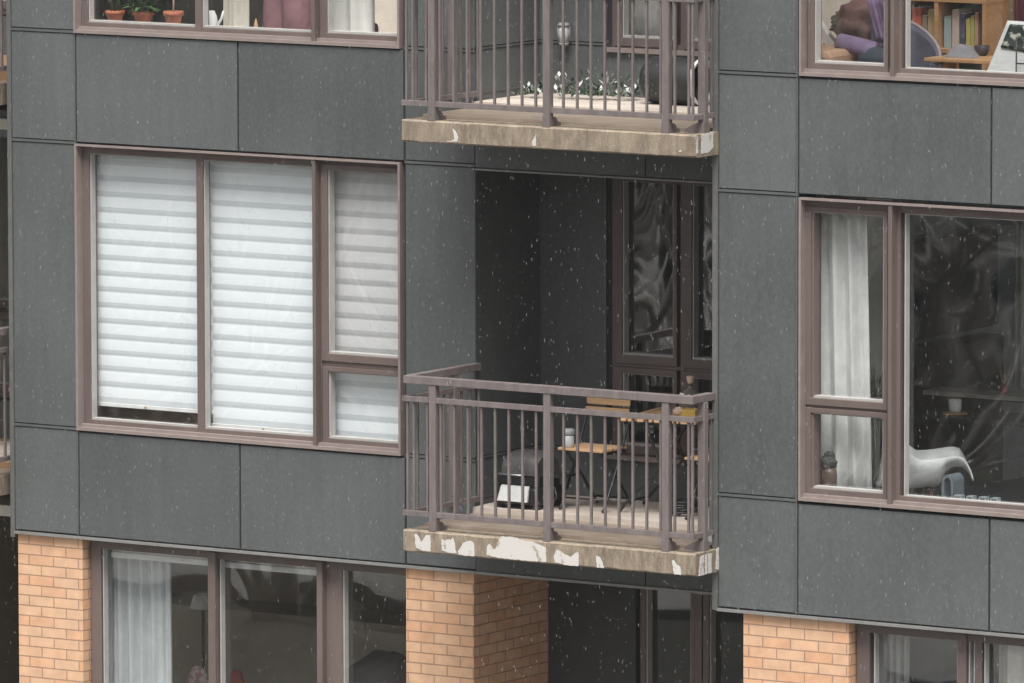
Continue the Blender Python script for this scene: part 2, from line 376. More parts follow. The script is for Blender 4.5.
# joint trims
for z in JZ[1:-1]:
    for x0, x1, Y in ((XA0, XS1-.004, 0), (XS3+.006, XRL, 0), (XC0, XC1-.004, YR)):
        solid('joint_trim', MB().box(x0, x1, Y-.006, Y+.009, z-.009, z+.008), TRIM, bld)
for x, Y in ((XS1-.013, 0), (XC1-.014, YR)):
    for a, b in zip(JZ[:-1], JZ[1:]): solid('joint_trim', MB().box(x-.006, x+.008, Y-.003, Y+.009, a+.010, b-.011), TRIM, bld)
CORN = mat('corner trim', (.155,.157,.152), .45, .3)
solid('corner_trim', MB().box(XA0-.036, XA0, -.010, .06, ZB-.045, 4.95), CORN, bld)
solid('corner_trim', MB().box(XRR-.002, XC0, YR-.010, YR+.06, ZB-.012, 4.95), CORN, bld)
for x0, x1, y0, y1 in ((XA0, XRL, -.016, .03), (XRL+.001, XRR-.01, -.010, .03), (XC0-.002, XEND, YR-.016, YR+.03)):
    solid('base_flashing', MB().box(x0, x1, y0, y1, ZB-.017, ZB+.002), FLASH, bld)

# ---- windows
def window(name, X0, X1, z0, z1, Y, lights, mulls=(), fmat=FRAME, liner=True, wl=.06, wr=.03, wb=.058, wt=.055, glass=GLASS, transom=(), dpt=.062):
    mb = MB()
    mb.ring(X0+.018, X1-.018, z0+.018, z1-.016, Y+dpt, Y+.16, wl, wr, wb, wt)
    for (xa, xb, ya) in mulls: mb.box(xa, xb, Y+ya, Y+.155, z0+.021, z1-.018)
    for (xa, xb, za, zb) in transom: mb.box(xa, xb, Y+dpt+.003, Y+.15, za, zb)
    w = solid(name, mb, fmat, bld, bevel=.003)
    if liner:
        lm = MB(); lm.ring(X0, X1, z0, z1, Y-.014, Y+.1, .018, .018, .024, .016)
        solid('window_liner', lm, LINER, w)
        solid('sill_nosing', MB().box(X0+.01, X1-.01, Y+.02, Y+dpt-.002, z0+.0245, z0+.045), LINER, w)
    sash = MB(); bead = MB()
    for L in lights:
        xa, xb, za, zb, sw = L[:5]
        if sw:
            sash.ring(xa-sw, xb+min(sw,.03), za-sw, zb+sw*.7, Y+dpt-.012, Y+.12, sw, min(sw,.03), sw, sw*.7)
        bead.ring(xa+.0005, xb-.0005, za+.0005, zb-.0005, Y+dpt+(.002 if sw else .014), Y+.128, .010, .010, .014, .006)
        mb2 = MB().box(xa-.004, xb+.004, Y+.1285, Y+.1345, za-.004, zb+.004)
        solid('pane', mb2, L[5] if len(L) > 5 else glass, w)
    if sash.v: solid('sash', sash, fmat, w, bevel=.003)
    solid('glazing_bead', bead, BEAD, w)
    return w
for dz in (0, 2.9):
    window('window', -3.77, -.935, -.877+dz, 1.217+dz, 0,
       [(-3.693,-2.742,-.803,1.145,0), (-2.686,-1.712,-.803,1.145,0), (-1.597,-.966,-.19,1.13,.055,GLASSH), (-1.597,-.966,-.80,-.318,.05)],
       [(-2.742,-2.686,.058), (-1.69,-1.662,-.008), (-1.712,-1.657,.0595)], transom=[(-1.657,-.96,-.2825,-.2455)]) if dz == 0 else \
    window('window', -3.77, -.935, -.877+dz, 1.217+dz, 0,
       [(-3.693,-2.742,2.10,4.04,0), (-2.686,-1.712,2.10,4.04,0), (-1.597,-.966,2.105,4.03,.055)],
       [(-2.742,-2.686,.058), (-1.69,-1.662,-.008), (-1.712,-1.657,.0595)])
    if dz == 0:
        window('window', 2.73, 5.70, -.868, 1.205, YR,
           [(2.79,3.36,-.165,1.105,.05), (2.79,3.36,-.785,-.268,.05), (3.51,5.66,-.80,1.13,0)],
           [(3.427,3.458,-.008), (3.43,3.485,.0595)], glass=GLASSR, transom=[(2.76,3.43,-.2325,-.2155)])
    else:
        window('window', 2.73, 5.70, 2.032, 4.105, YR,
           [(2.81,3.36,2.118,4.0,.05), (3.51,5.66,2.10,4.03,0)], [(3.44,3.468,-.008), (3.44,3.488,.0595)])

# ---- recess: left wall, back wall, ceiling, lintel, glazed balcony doors
for dz, bz in ((0, 0), (2.9, 2.87)):
    zc = 1.20+dz; zf = -1.19+bz
    for a, b in ((zf-.04, -.865+dz), (-.845+dz, zc)):
        solid('recess_panel', MB().box(XRL-.010, XRL, .002, .8495, a+.004, b-.004), PANEL, bld)
        solid('recess_panel', MB().box(XRL+.001, .236, .85, .86, a+.004, b-.004), PANEL, bld)
    solid('recess_panel', MB().box(.252, 1.96, .85, .86, zf-.04, -.905+dz), PANEL, bld)
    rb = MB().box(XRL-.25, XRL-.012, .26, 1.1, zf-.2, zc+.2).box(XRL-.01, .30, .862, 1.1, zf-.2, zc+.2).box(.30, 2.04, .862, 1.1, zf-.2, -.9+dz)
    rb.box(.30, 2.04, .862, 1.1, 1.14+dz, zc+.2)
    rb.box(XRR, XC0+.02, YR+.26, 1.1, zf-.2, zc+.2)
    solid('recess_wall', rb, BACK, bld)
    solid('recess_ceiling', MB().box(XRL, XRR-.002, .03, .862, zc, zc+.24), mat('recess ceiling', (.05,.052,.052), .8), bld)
    for x0, x1 in ((XRL+.003, 1.1), (1.112, XRR-.005)):
        solid('lintel_panel', MB().box(x0, x1, 0, .028, zc+.012, 1.462+bz), PANEL, bld)
    solid('lintel_flashing', MB().box(XRL+.003, XRR-.004, -.008, .028, zc-.008, zc+.004), FLASH, bld)
    solid('corner_trim', MB().box(.238, .252, .842, .87, zf, zc), TRIM, bld)
    solid('joint_trim', MB().box(XRL+.002, .237, .842, .853, -.863+dz, -.848+dz), TRIM, bld)
    solid('joint_trim', MB().box(XRL, XRL+.006, .01, .841, -.863+dz, -.848+dz), TRIM, bld)
    solid('joint_trim', MB().box(XRL, XRL+.006, .01, .84, zf+.05, zf+.062), TRIM, bld)
    w = window('balcony_door', .28, 1.96, -.915+dz, 1.15+dz, .79,
        [(.385,.812,-.155+dz,1.085+dz,.06), (.385,.812,-.80+dz,-.285+dz,.06), (.965,1.40,-.155+dz,1.085+dz,.06), (.965,1.40,-.80+dz,-.285+dz,.06), (1.54,1.90,-.155+dz,1.085+dz,.06), (1.54,1.90,-.80+dz,-.285+dz,.06)],
        [(.87,.905,.055), (1.46,1.48,.055)], fmat=FRAMED, liner=False, glass=GLASSD if dz == 0 else GLASS, wl=.03, transom=[(.32,1.92,-.2425+dz,-.2155+dz)])
    solid('sill_nosing', MB().box(.26, 1.95, .815, .85, -.905+dz, -.872+dz), LINER, w)

# ---- balconies
def slab_mesh(x0, x1, y0, y1, yn, xn, z0, z1, seed):
    """cast slab with a notch at the right rear and slightly worn edges"""
    rnd = random.Random(seed); mb = MB()
    nx = 48; xs = [x0+(x1-x0)*i/nx for i in range(nx+1)]
    ch = lambda k: .010+.008*mnoise.noise(Vector((k*7.3, seed, 0)))
    prof = []
    for x in xs:
        c = ch(x); d = ch(x+31)
        prof.append([(x,y1,z1),(x,y0+c*1.3,z1),(x,y0,z1-c),(x,y0,z0+d),(x,y0+d,z0),(x,y1,z0)])
    vs = [p for r in prof for p in r]; n = 6
    fs = [(i*n+k, i*n+k+1, (i+1)*n+k+1, (i+1)*n+k) for i in range(nx) for k in range(n-1)]
    fs += [tuple(range(n)), tuple(range(nx*n+n-1, nx*n-1, -1))]
    for k in range(nx): fs.append((k*n, (k+1)*n, (k+1)*n+n-1, k*n+n-1))
    mb.add(vs, fs)
    return mb
def rail_box(mb, a, b, w, z0, z1):
    a, b = Vector(a), Vector(b); d = (b-a).normalized(); p = Vector((-d.y, d.x, 0))*w/2
    q = [a-p, b-p, b+p, a+p]
    return mb.add([(v.x,v.y,z0) for v in q]+[(v.x,v.y,z1) for v in q], [(0,3,2,1),(4,5,6,7),(0,1,5,4),(1,2,6,5),(2,3,7,6),(3,0,4,7)])
def balcony(dx, dy, dz, patches, seed):
    X = lambda v: v+dx
    Yo = dy; zt, zb = -1.25+dz, -1.405+dz
    mb = slab_mesh(X(-.303), X(2.09), -.935+Yo, -.638+Yo, 0, 0, zb, zt, seed)
    mb.box(X(-.303), X(2.042), -.638+Yo+.0005, -.002+Yo, zb, zt-.001)
    B = solid('balcony', mb, SLAB, bld)
    B['label'] = 'weathered concrete balcony slab'
    solid('floor', MB().box(X(-.300), X(2.04), -.05+Yo, .848+Yo, zt-.06, -1.19+dz), FLOOR, B)
    if dy == 0: solid('floor', MB().box(X(-.27), X(2.02), -.72+Yo, -.0501+Yo, zt+.002, -1.228+dz), WETF, B)
    yf = -.90+Yo; xl, xr = X(-.285), X(2.045)
    ylb, yrb = -.004+Yo, (YR-.012+Yo if dy == 0 else -.004+Yo)
    r = MB(); rail_box(r, (xl-.018, yf,0), (xr+.02, yf,0), .062, -.224+dz, -.170+dz)
    solid('handrail', r, RAIL, B, bevel=.003)
    r = MB(); rail_box(r, (xl, yf+.032,0), (xl, ylb,0), .062, -.222+dz, -.171+dz); solid('handrail', r, RAIL, B, bevel=.003)
    r = MB(); rail_box(r, (xr-.012, yf+.032,0), (xr-.012, yrb,0), .062, -.222+dz, -.171+dz); solid('handrail', r, RAIL, B, bevel=.003)
    for a, b in ((-.352, -.314), (-1.155, -1.117)):
        r = MB(); rail_box(r, (xl-.035, yf,0), (xr+.018, yf,0), .036, a+dz, b+dz); solid('rail', r, RAIL, B, bevel=.002)
        for xx, yb in ((xl, ylb), (xr, yrb)):
            r = MB(); rail_box(r, (xx, yf+.019,0), (xx, yb,0), .034, a+dz+.001, b+dz-.001); solid('rail', r, RAIL, B, bevel=.002)
    pk = solid('picket', MB().box(xl+.053-.008, xl+.053+.008, yf-.008, yf+.008, -1.118+dz, -.351+dz), RAIL, B)
    xs = [-.232+.1123*i for i in range(21)]
    posts = [-.066, .878, 1.838]
    for x in xs[1:]:
        if all(abs(x-p) > .045 for p in posts) and x < 2.02: dup(pk, B, (X(x)-(xl+.053), 0, 0))
    for xx, yb in ((xl, ylb), (xr, yrb)):
        n = int((yb-yf)/.112)
        for k in range(0, n+1):
            if abs(yf+.012+.112*k - (-.316+Yo if xx == xl else -.76+Yo)) > .03: dup(pk, B, (xx-(xl+.053), .012+.112*k if k else 0, 0))
    po = MB().box(-.028, .028, -.026, .026, -1.20, -.2245); pm = MB(); pm.v = [(v[0]+X(posts[0]), v[1]+yf, v[2]+dz) for v in po.v]; pm.f = po.f; pm.sm = po.sm
    P = solid('post', pm, RAIL, B, bevel=.003)
    fm = MB()
    fx, fy, fz = X(posts[0]), yf, zt
    fm.box(fx-.029, fx+.029, fy-.028, fy+.012, fz-.001, fz+.070)
    fm.prism([(fy+.012,fz),(fy+.12,fz),(fy+.12,fz+.02),(fy+.07,fz+.035),(fy+.06,fz+.06),(fy+.012,fz+.07)], 'x', fx-.012, fx+.03)
    fm.lathe((fx+.008, fy+.09, fz+.02), [(.012,0),(.012,.025),(.005,.03)], 8)
    Fp = solid('foot_plate', fm, FOOT, B)
    for x in posts[1:]:
        dup(P, B, (x-posts[0], 0, 0)); dup(Fp, B, (x-posts[0], 0, 0))
    dup(P, B, (xl-X(posts[0]), -.316+Yo-yf, .0)); dup(P, B, (xr-X(posts[0]), -.765+Yo-yf, 0)); 
    f2 = MB().box(xr-.035, xr+.03, -.80+Yo, -.735+Yo, zt-.001, zt+.07); f2.prism([(xr-.035,zt),(xr-.14,zt),(xr-.14,zt+.02),(xr-.07,zt+.055),(xr-.035,zt+.065)], 'y', -.785+Yo, -.75+Yo)
    solid('foot_plate', f2, FOOT, B)
    rj = random.Random(seed+50)
    for poly, side in patches:
        pb = MB(); jp = []
        for i, (x, y) in enumerate(poly):
            x2, y2 = poly[(i+1) % len(poly)]; nn = max(1, int(math.hypot(x2-x, y2-y)/1.6))
            for k in range(nn):
                t_ = k/nn; j = .38 if k else .1; jp.append((x+(x2-x)*t_+rj.uniform(-j,j), y+(y2-y)*t_+rj.uniform(-j,j)))
        poly = jp
        if side == 'f':
            q = [at(x, y, -.935) for x, y in poly]; pb.prism([(v.x, v.z) for v in q], 'y', -.9375, -.934)
        else:
            q = []
            for x, y in poly:
                d = RGT*((x-W/2)/FPX)+UPV*(-(y-H/2)/FPX)+FWD; t = (2.09-CAM.x)/d.x; v = CAM+d*t; q.append((v.y, v.z))
            pb.prism(q, 'x', 2.089, 2.0925)
        solid('paint_patch', pb, PAINT, B)
    return B
low = [([(414.5,534),(417,533.5),(421,542),(424,538),(426,535),(430.5,535),(430.5,551.5),(424,551),(416,547.5)],'f'),
       ([(442,539),(445,541),(447,539.5),(451,540),(453,537),(455,545),(456.5,553.5),(448,552.5),(442,550.5)],'f'),
       ([(458,551),(461,547),(463,543),(466,541.5),(470,540.5),(474,543),(474.5,556),(465,556),(458.5,554)],'f'),
       ([(487,547),(489,544),(491,545),(493,549.5),(496,548.5),(499,540),(501,536.5),(508,536.5),(516,537.5),(520,540),(524,541),(534,542),(539,544.5),(546,547.5),(546.5,562),(530,561),(510,559),(497,557.5),(487,555)],'f'),
       ([(554,555),(557,549.5),(560,551),(566,555),(571,557),(575,553),(578.5,552),(578.5,566),(566,565),(555,562.5)],'f'),
       ([(596,555.5),(600,557),(603,564),(604,568),(597,567.5)],'f'),
       ([(672,560.5),(674,560),(677,565),(680.5,567),(681,575),(674,574)],'f'),
       ([(700,557.5),(703.8,555),(703.8,575),(698.6,576)],'s'), ([(705,554.8),(707,554),(707,573.5),(705,574.5)],'s'), ([(708.2,554),(711.5,553.5),(711.5,572.5),(708.2,573.5)],'s'), ([(716.5,549),(718.6,547.5),(718.6,570),(715.3,569)],'s')]
up = [([(447,141),(451,141.3),(454.5,139),(453,128.5),(455.5,131),(458.5,137.5),(458,141.5),(452,142),(447,141.8)],'f'),
      ([(529,145),(533,140),(536,134),(536,145.5),(532,146)],'f'), ([(679,151),(681,149.5),(681.5,151.5),(679,152)],'f'),
      ([(696,136.5),(698,136),(698,153),(696,154)],'s'), ([(701.5,135),(713,131.5),(713,147.5),(709,152),(701,154)],'s')]
balcony(0, 0, 0, low, 1); balcony(0, 0, 2.87, up, 2)
# the neighbouring recess beyond the left end of the panels
balcony(-6.49, .36, 0, [], 3); balcony(-6.49, .36, 2.87, [], 4)
for dz in (0, 2.9):
    window('balcony_door', -7.0, -4.75, -.915+dz, 1.15+dz, 1.4, [(-6.9,-6.0,-.80+dz,1.08+dz,.06), (-5.85,-4.95,-.16+dz,1.08+dz,.06), (-5.85,-4.95,-.80+dz,-.29+dz,.06)], [], fmat=FRAME, liner=False)
for q in ((-9,-7.0,ZB,4.95),(-4.75,-4.2,ZB,4.95),(-6.999,-4.751,1.15,1.985),(-6.999,-4.751,ZB,-.915)): solid('recess_wall', MB().box(q[0],q[1],1.42,1.6,q[2],q[3]), PANEL, bld)
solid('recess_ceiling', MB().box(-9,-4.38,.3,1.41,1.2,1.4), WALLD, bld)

# ---- ground floor: brick piers, windows, entrance recess
GB = GZ
for x0, x1, y0, y1 in ((-4.327,-3.748,.022,.32), (-.915,-.340,.022,1.02), (2.276,3.112,YR+.022,1.02)):
    solid('brick_pier', MB().box(x0, x1, y0, y1, GB, ZB-.018), BRICK, bld)
for x0, x1 in ((XRL+.003, 1.1), (1.112, XRR-.006)): solid('lintel_panel', MB().box(x0, x1, 0, .028, ZB+.006, -1.41), PANEL, bld)
for q in ((-4.33, -3.75, .03, .3), (XRL, 2.27, .03, 1.1), (2.05, 2.27, YR+.03, .029)):
    solid('soffit', MB().box(*q, ZB-.0175, ZB-.005), BACK, bld)
gw = window('window', -3.745, -.918, -4.0, ZB-.02, .035, [(-3.63,-2.668,-3.9,ZB-.075,0), (-2.59,-1.712,-3.9,ZB-.075,0), (-1.515,-.94,-3.9,ZB-.075,0)],
       [(-2.665,-2.60,.03), (-1.708,-1.66,.02), (-1.66,-1.52,.075)], liner=False, wl=.09, wb=.09, glass=GLASSR)
window('window', 3.115, 6.9, -4.0, ZB-.02, YR+.035, [(3.26,3.92,-3.9,ZB-.05,0), (4.0,4.05,-3.9,ZB-.05,0), (4.12,6.8,-3.9,ZB-.05,0)],
       [(3.925,3.995,.05), (4.055,4.11,.06)], liner=False, wl=.1, wb=.09, fmat=FRAMED, glass=GLASSR)
window('entrance_door', .40, 2.27, -4.1, ZB-.02, .97, [(.47,.85,-4.0,ZB-.09,.03), (1.0,1.55,-4.0,ZB-.09,.05), (1.7,2.15,-4.0,ZB-.09,.05)], [(.88,.94,.05), (1.6,1.66,.05)], fmat=FRAMED, liner=False, glass=GLASSR, wl=.03)
solid('recess_wall', MB().box(-.34, .40, 1.0, 1.3, GB, ZB-.02), mat('recess shade panel', (.04,.042,.043), .6), bld)  # wall colour darkened to hold the shade of the recess
solid('foundation_wall', MB().box(-3.745,-.918,.06,.3,GB,-4.001).box(3.115,6.9,YR+.06,YR+.3,GB,-4.001).box(.40,2.27,1.0,1.3,GB,-4.101).box(6.9,7.2,YR+.02,8,GB,ZB), BACK, bld)

# ---- rooms behind the glass
def room(x0, x1, y0, y1, z0, z1, wm, fm, cmat=None, skip=()):
    R = MB()
    fs = {'l':[(x0,y0,z0),(x0,y1,z0),(x0,y1,z1),(x0,y0,z1)], 'r':[(x1,y1,z0),(x1,y0,z0),(x1,y0,z1),(x1,y1,z1)],
          'b':[(x0,y1,z0),(x1,y1,z0),(x1,y1,z1),(x0,y1,z1)]}
    for k, q in fs.items():
        if k not in skip: R.add(q, [(0,3,2,1)])
    o = solid('room', R, wm, bld, thick=.04)
    solid('room_floor', MB().box(x0, x1, y0, y1, z0-.1, z0), fm, o)
    if z0 < 0: solid('room_ceiling', MB().box(x0, x1, y0, y1, z1, z1+.08), cmat or WALLP, o)  # no ceiling upstairs, so the added roof openings light the rooms
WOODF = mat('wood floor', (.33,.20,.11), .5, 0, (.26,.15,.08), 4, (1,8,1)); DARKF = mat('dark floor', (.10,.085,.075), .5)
room(-5.6, -.55, .27, 3.6, -1.2, 1.26, WALLP, WOODF)
room(-5.6, -.55, .27, 3.6, 1.70, 4.95, WALLP, WOODF)
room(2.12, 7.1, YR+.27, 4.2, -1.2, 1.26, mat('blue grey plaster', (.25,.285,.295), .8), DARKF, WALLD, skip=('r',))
room(2.12, 7.1, YR+.27, 3.2, 1.70, 4.95, WALLP, WOODF, skip=('r',))
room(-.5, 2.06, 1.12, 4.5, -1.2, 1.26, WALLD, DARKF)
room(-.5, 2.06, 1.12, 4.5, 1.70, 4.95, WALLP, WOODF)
room(-6.5, -.95, .32, 4.0, GZ+.05, ZB+.05, WALLB, DARKF)
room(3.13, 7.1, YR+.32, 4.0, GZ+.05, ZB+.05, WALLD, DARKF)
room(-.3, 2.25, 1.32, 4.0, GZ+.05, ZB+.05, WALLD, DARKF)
room(-9, -4.7, 1.62, 5, -1.2, 1.26, WALLP, DARKF)
room(-9, -4.7, 1.62, 5, 1.70, 4.15, WALLP, DARKF)

# ------------------------------------------------------------------ blinds
def blind(x0, x1, z0, z1, Y, label):
    o = thing('window_blind', label, 'blind', ((x0+x1)/2, Y, z0), 'white banded blinds in the left window')
    n = max(1, round((z1-z0)/.1185)); p = (z1-z0)/n; mb = MB(); prof = []
    for i in range(n):
        b = z0+i*p
        for t, d in ((0,.002),(.14,-.006),(.34,-.010),(.55,-.008),(.80,-.003),(.965,.003)): prof.append((b+t*p, d*.3))
    prof.append((z1, 0))
    vs = []; fs = []
    for z, d in prof: vs += [(x0, Y+d, z), (x1, Y+d, z)]
    for i in range(len(prof)-1): fs.append((2*i, 2*i+1, 2*i+3, 2*i+2))
    mb.add(vs, fs, False); fb = solid('fabric', mb, BLIND, o); fb.data.materials.append(SHEERB)
    for i, pl in enumerate(fb.data.polygons): pl.material_index = 1 if i % 6 in (0, 1) else 0
    solid('bottom_rail', MB().box(x0-.004, x1+.004, Y-.014, Y+.012, z0-.030, z0-.002), WHITE, o, bevel=.003)
    solid('pull_knob', MB().lathe(((x0*.55+x1*.45), Y-.02, z0-.022), [(.002,0),(.008,.004),(.008,.012),(.002,.016)], 8), OAK, o)
    solid('headrail', MB().box(x0-.01, x1+.01, Y+.01, Y+.07, z1-.03, z1+.03), WHITE, o)
blind(-3.77, -2.70, -.685, 1.17, .20, 'wide white banded blind hanging furthest left, a gap left open below it')
blind(-2.705, -1.70, -.775, 1.17, .20, 'wide white banded blind in the middle of the three, drawn almost to the sill')
blind(-1.68, -.93, -.80, 1.15, .20, 'narrow white banded blind behind the two small panes on the right')
t = thing('sideboard', 'low brown wooden sideboard showing in the gap under the leftmost blind', 'sideboard', (-4.0,1.2,-1.19))
solid('cabinet', MB().box(-4.9,-2.9,.75,1.15,-1.08,-.74), OAK, t, bevel=.01); solid('plinth', MB().box(-4.85,-2.95,.8,1.1,-1.19,-1.08), BLACK, t)
solid('top', MB().box(-4.92,-2.88,.73,1.17,-.74,-.715), WALLB, t)

# ------------------------------------------------------------------ curtains
def curtain(label, x0, x1, z0, z1, Y, folds, mt=SHEER, amp=.035, flare=0., name='curtain'):
    def f(u, v):
        x = x0+(x1-x0)*u+flare*(1-v)*u
        y = Y+amp*math.sin(u*folds*6.283+.6*math.sin(u*9+v*1.5))+amp*.4*math.sin(u*folds*2.3*6.283+v)
        return (x, y, z0+(z1-z0)*v)
    o = solid(name, MB().grid(f, int(folds*12), 10), mt, thick=.004)
    return tag(o, label, 'curtain')
curtain('long white curtain gathered at the left of the right hand window', 2.46, 3.09, -.85, 1.2, YR+.26, 4.5, mat('bright white curtain', (.88,.87,.84), .8, trans=.08), flare=.06)
curtain('pale grey sheer curtain behind the first ground floor window pane', -3.85, -3.15, -3.95, ZB, .32, 6, mat('grey sheer', (.72,.74,.74), .8, trans=.1))
curtain('dim greyish curtain beside the right hand brick pier', 3.13, 3.40, -3.95, ZB, YR+.36, 4, mat('dim curtain', (.52,.51,.50), .8))
curtain('cream curtain at the bottom right corner of the picture', 4.11, 4.75, -3.95, ZB, YR+.3, 4, mat('cream curtain', (.74,.71,.66), .8))
curtain('white curtain with soft grey creases behind the upper balcony door', .2, 1.9, 2.0, 4.1, 1.02, 2.2, mat('thin white curtain', (.85,.85,.84), .8, 0, (.55,.56,.57), 3, (1,1,.5), trans=.6, lo=.5, hi=.6), .022)
curtain('white curtain bunched in the right pane of the upper left window', -1.86, -1.44, 1.75, 4.1, .36, 2.2, SHEER, .06)
curtain('beige curtain strip hanging beside the watering can', -2.75, -2.52, 1.75, 4.1, .42, 1.5, mat('beige linen', (.52,.49,.42), .8), .03)

# ------------------------------------------------------------------ upper left sill
SILL = MB()
sl_ = tag(solid('window_shelf', MB().box(-3.75,-.96,.15,.42,2.045,2.075), WHITE, bevel=.004), 'white shelf running along the inside of the upper left window', 'shelf')
def pot(px, py, r, h, label):
    c = at(px, py, .25); z = 2.076
    o = thing('plant_pot', label, 'potted plant', (c.x, c.y, z), 'terracotta pots on the upper left shelf')
    solid('pot', MB().lathe((c.x,c.y,z), [(r*.66,0),(r*.92,h*.72),(r*1.08,h*.72),(r*1.1,h),(r*.98,h),(r*.95,h*.9)], 22), TERRA, o)
    return o, Vector((c.x,c.y,z+h*.9))
def leaves(mb, c, n, ln, wd_, rnd, up=.5, droop=.3):
    for i in range(n):
        a = rnd.uniform(0,6.28); e = rnd.uniform(up*.4, up*1.5); l = ln*rnd.uniform(.6,1.1)
        d = Vector((math.cos(a)*math.cos(e), math.sin(a)*math.cos(e), math.sin(e))); s = d.cross(Vector((0,0,1))).normalized()*wd_*rnd.uniform(.7,1.2)
        b = Vector(c)+d*l*.15; m1 = Vector(c)+d*l*.55; tip = Vector(c)+d*l-Vector((0,0,droop*l))
        mb.add([b, m1+s, tip, m1-s], [(0,1,2,3)])
rnd = random.Random(4)
o, c = pot(115, 23.5, .066, .10, 'terracotta pot furthest left on the shelf, upright green stems')
mb = MB()
for k in range(5): mb.tube([c+Vector((rnd.uniform(-.03,.03),rnd.uniform(-.03,.03),0)), c+Vector((rnd.uniform(-.04,.04),rnd.uniform(-.04,.04),.12)), c+Vector((rnd.uniform(-.06,.06),0,.3))], .006, 5)
leaves(mb, c+Vector((0,0,.26)), 26, .16, .02, rnd); solid('foliage', mb, LEAF, o)
o, c = pot(143, 25, .072, .105, 'terracotta pot in the middle of the three, bushy green leaves')
mb = MB(); leaves(mb, c, 60, .2, .024, rnd, .7); leaves(mb, c+Vector((0,0,.1)), 60, .18, .022, rnd, .6)
solid('foliage', mb, LEAF, o)
fl_ = MB()
for k in range(4): fl_.blob(c+Vector((rnd.uniform(-.08,.06),rnd.uniform(-.08,-.02),rnd.uniform(.12,.2))), (.022,.022,.02), 8, 5)
solid('flower', fl_, mat('peach petals', (.75,.42,.36), .7), o)
o, c = pot(173.5, 27, .068, .115, 'terracotta pot furthest right on the shelf, one thin pale stem')
mb = MB().tube([c, c+Vector((.004,0,.12)), c+Vector((0,0,.3))], [.007,.006,.005], 6); solid('stem', mb, mat('pale stem', (.62,.55,.42), .7), o)
mb = MB(); leaves(mb, c+Vector((0,0,.3)), 24, .15, .022, rnd); solid('foliage', mb, LEAF, o)
c = at(213, 31, .26); o = thing('watering_can', 'small white watering can with a thin spout beside the beige curtain', 'watering can', (c.x,c.y,2.076))
solid('body', MB().lathe((c.x-.02,c.y,2.076), [(.05,0),(.055,.03),(.045,.09),(.028,.13),(.024,.13)], 18), CHALK, o)
solid('spout', MB().tube([(c.x+.03,c.y,2.10),(c.x+.08,c.y-.01,2.15),(c.x+.10,c.y-.01,2.21)], [.012,.009,.007], 8), CHALK, o)
solid('handle', MB().tube([(c.x-.04,c.y,2.20),(c.x-.10,c.y,2.19),(c.x-.10,c.y,2.12),(c.x-.06,c.y,2.10)], .006, 6), CHALK, o)
# mauve throw over a chair
o = thing('draped_chair', 'armchair back draped in a dusty mauve throw behind the upper left window', 'armchair', (-2.25,.75,1.70))
MAUVE = mat('mauve throw', (.33,.17,.19), .9, 0, (.24,.12,.14), 5, (1,1,1), .4, 20)
def thr(u,v):
    a = (u-.5)*2.6; return (-2.27+.36*math.sin(a)+.05*(u-.5)*(1-v)+.02*math.sin(u*25), .62+.24*(1-math.cos(a))+.03*math.sin(u*18+v*4)+.02*v, 1.71+1.05*v-.06*math.sin(u*7)*v)
solid('throw', MB().grid(thr, 40, 14), MAUVE, o, thick=.02)
solid('seat', MB().box(-2.6,-1.9,.66,1.2,1.95,2.1), MAUVE, o, bevel=.04)
for sx in (-2.56,-1.96):
    for sy in (.72,1.14): solid('leg', MB().box(sx-.02,sx+.02,sy-.02,sy+.02,1.70,1.95), OAK, o)
c = at(256, 34, .3); tag(solid('wooden_figure', MB().lathe((c.x,c.y,2.076), [(.018,0),(.02,.01),(.012,.05),(.004,.085)], 10), OAK), 'small pointed light wood ornament in front of the mauve throw', 'ornament')

# ------------------------------------------------------------------ right window, middle floor
sh = tag(solid('window_shelf', MB().box(2.755,5.66,YR+.15,YR+.36,-.86,-.825), mat('grey stone shelf', (.42,.42,.41), .5), bevel=.003), 'grey shelf running along the inside of the right hand window', 'shelf')
tag(solid('partition', MB().box(2.15,2.26,YR+.30,1.42,-1.19,1.25), mat('olive grey plaster', (.72,.70,.64), .8)), 'short grey plaster partition at the left end of the dark right hand room', 'wall')
# plant in tall pot
c = at(874, 395, YR+.62); o = thing('dracaena_plant', 'tall spiky dracaena standing beside the white curtain', 'plant', (c.x, c.y, -1.19))
solid('pot', MB().lathe((c.x,c.y,-1.19), [(.09,0),(.11,.2),(.12,.24),(.105,.24),(.1,.2)], 18), mat('charcoal pot', (.09,.09,.09), .6), o)
solid('stem', MB().tube([(c.x,c.y,-.98),(c.x+.01,c.y,-.6),(c.x-.005,c.y,c.z-.06)], [.02,.018,.016], 8), BARK, o)
mb = MB(); r4 = random.Random(11)
def blade(c, a, e, l, w, dr, mb):
    h = Vector((math.cos(a),math.sin(a),0)); s = Vector((-math.sin(a),math.cos(a),0))
    pr = None; vs = []
    for i in range(6):
        t = i/5; p = Vector(c)+h*l*t*math.cos(e)+Vector((0,0,l*t*math.sin(e)-dr*l*t*t)); ww = w*(1-t)**.6*(.5+t if t < .4 else 1)
        vs += [p-s*ww, p+s*ww]
    mb.add(vs, [(2*i,2*i+1,2*i+3,2*i+2) for i in range(5)])
for k in range(46): blade((c.x,c.y,c.z-.06+r4.uniform(-.03,.05)), r4.uniform(0,6.28), r4.uniform(-.1,1.45), r4.uniform(.2,.36), .010, r4.uniform(.05,.4), mb)
for k in range(30): blade((c.x,c.y,-.25+r4.uniform(-.12,.1)), r4.uniform(0,6.28), r4.uniform(-.9,-.2), r4.uniform(.2,.4), .012, r4.uniform(.4,.9), mb)
solid('foliage', mb, mat('dark strap leaf', (.035,.05,.035), .5, 0, (.09,.09,.07), 9), o)
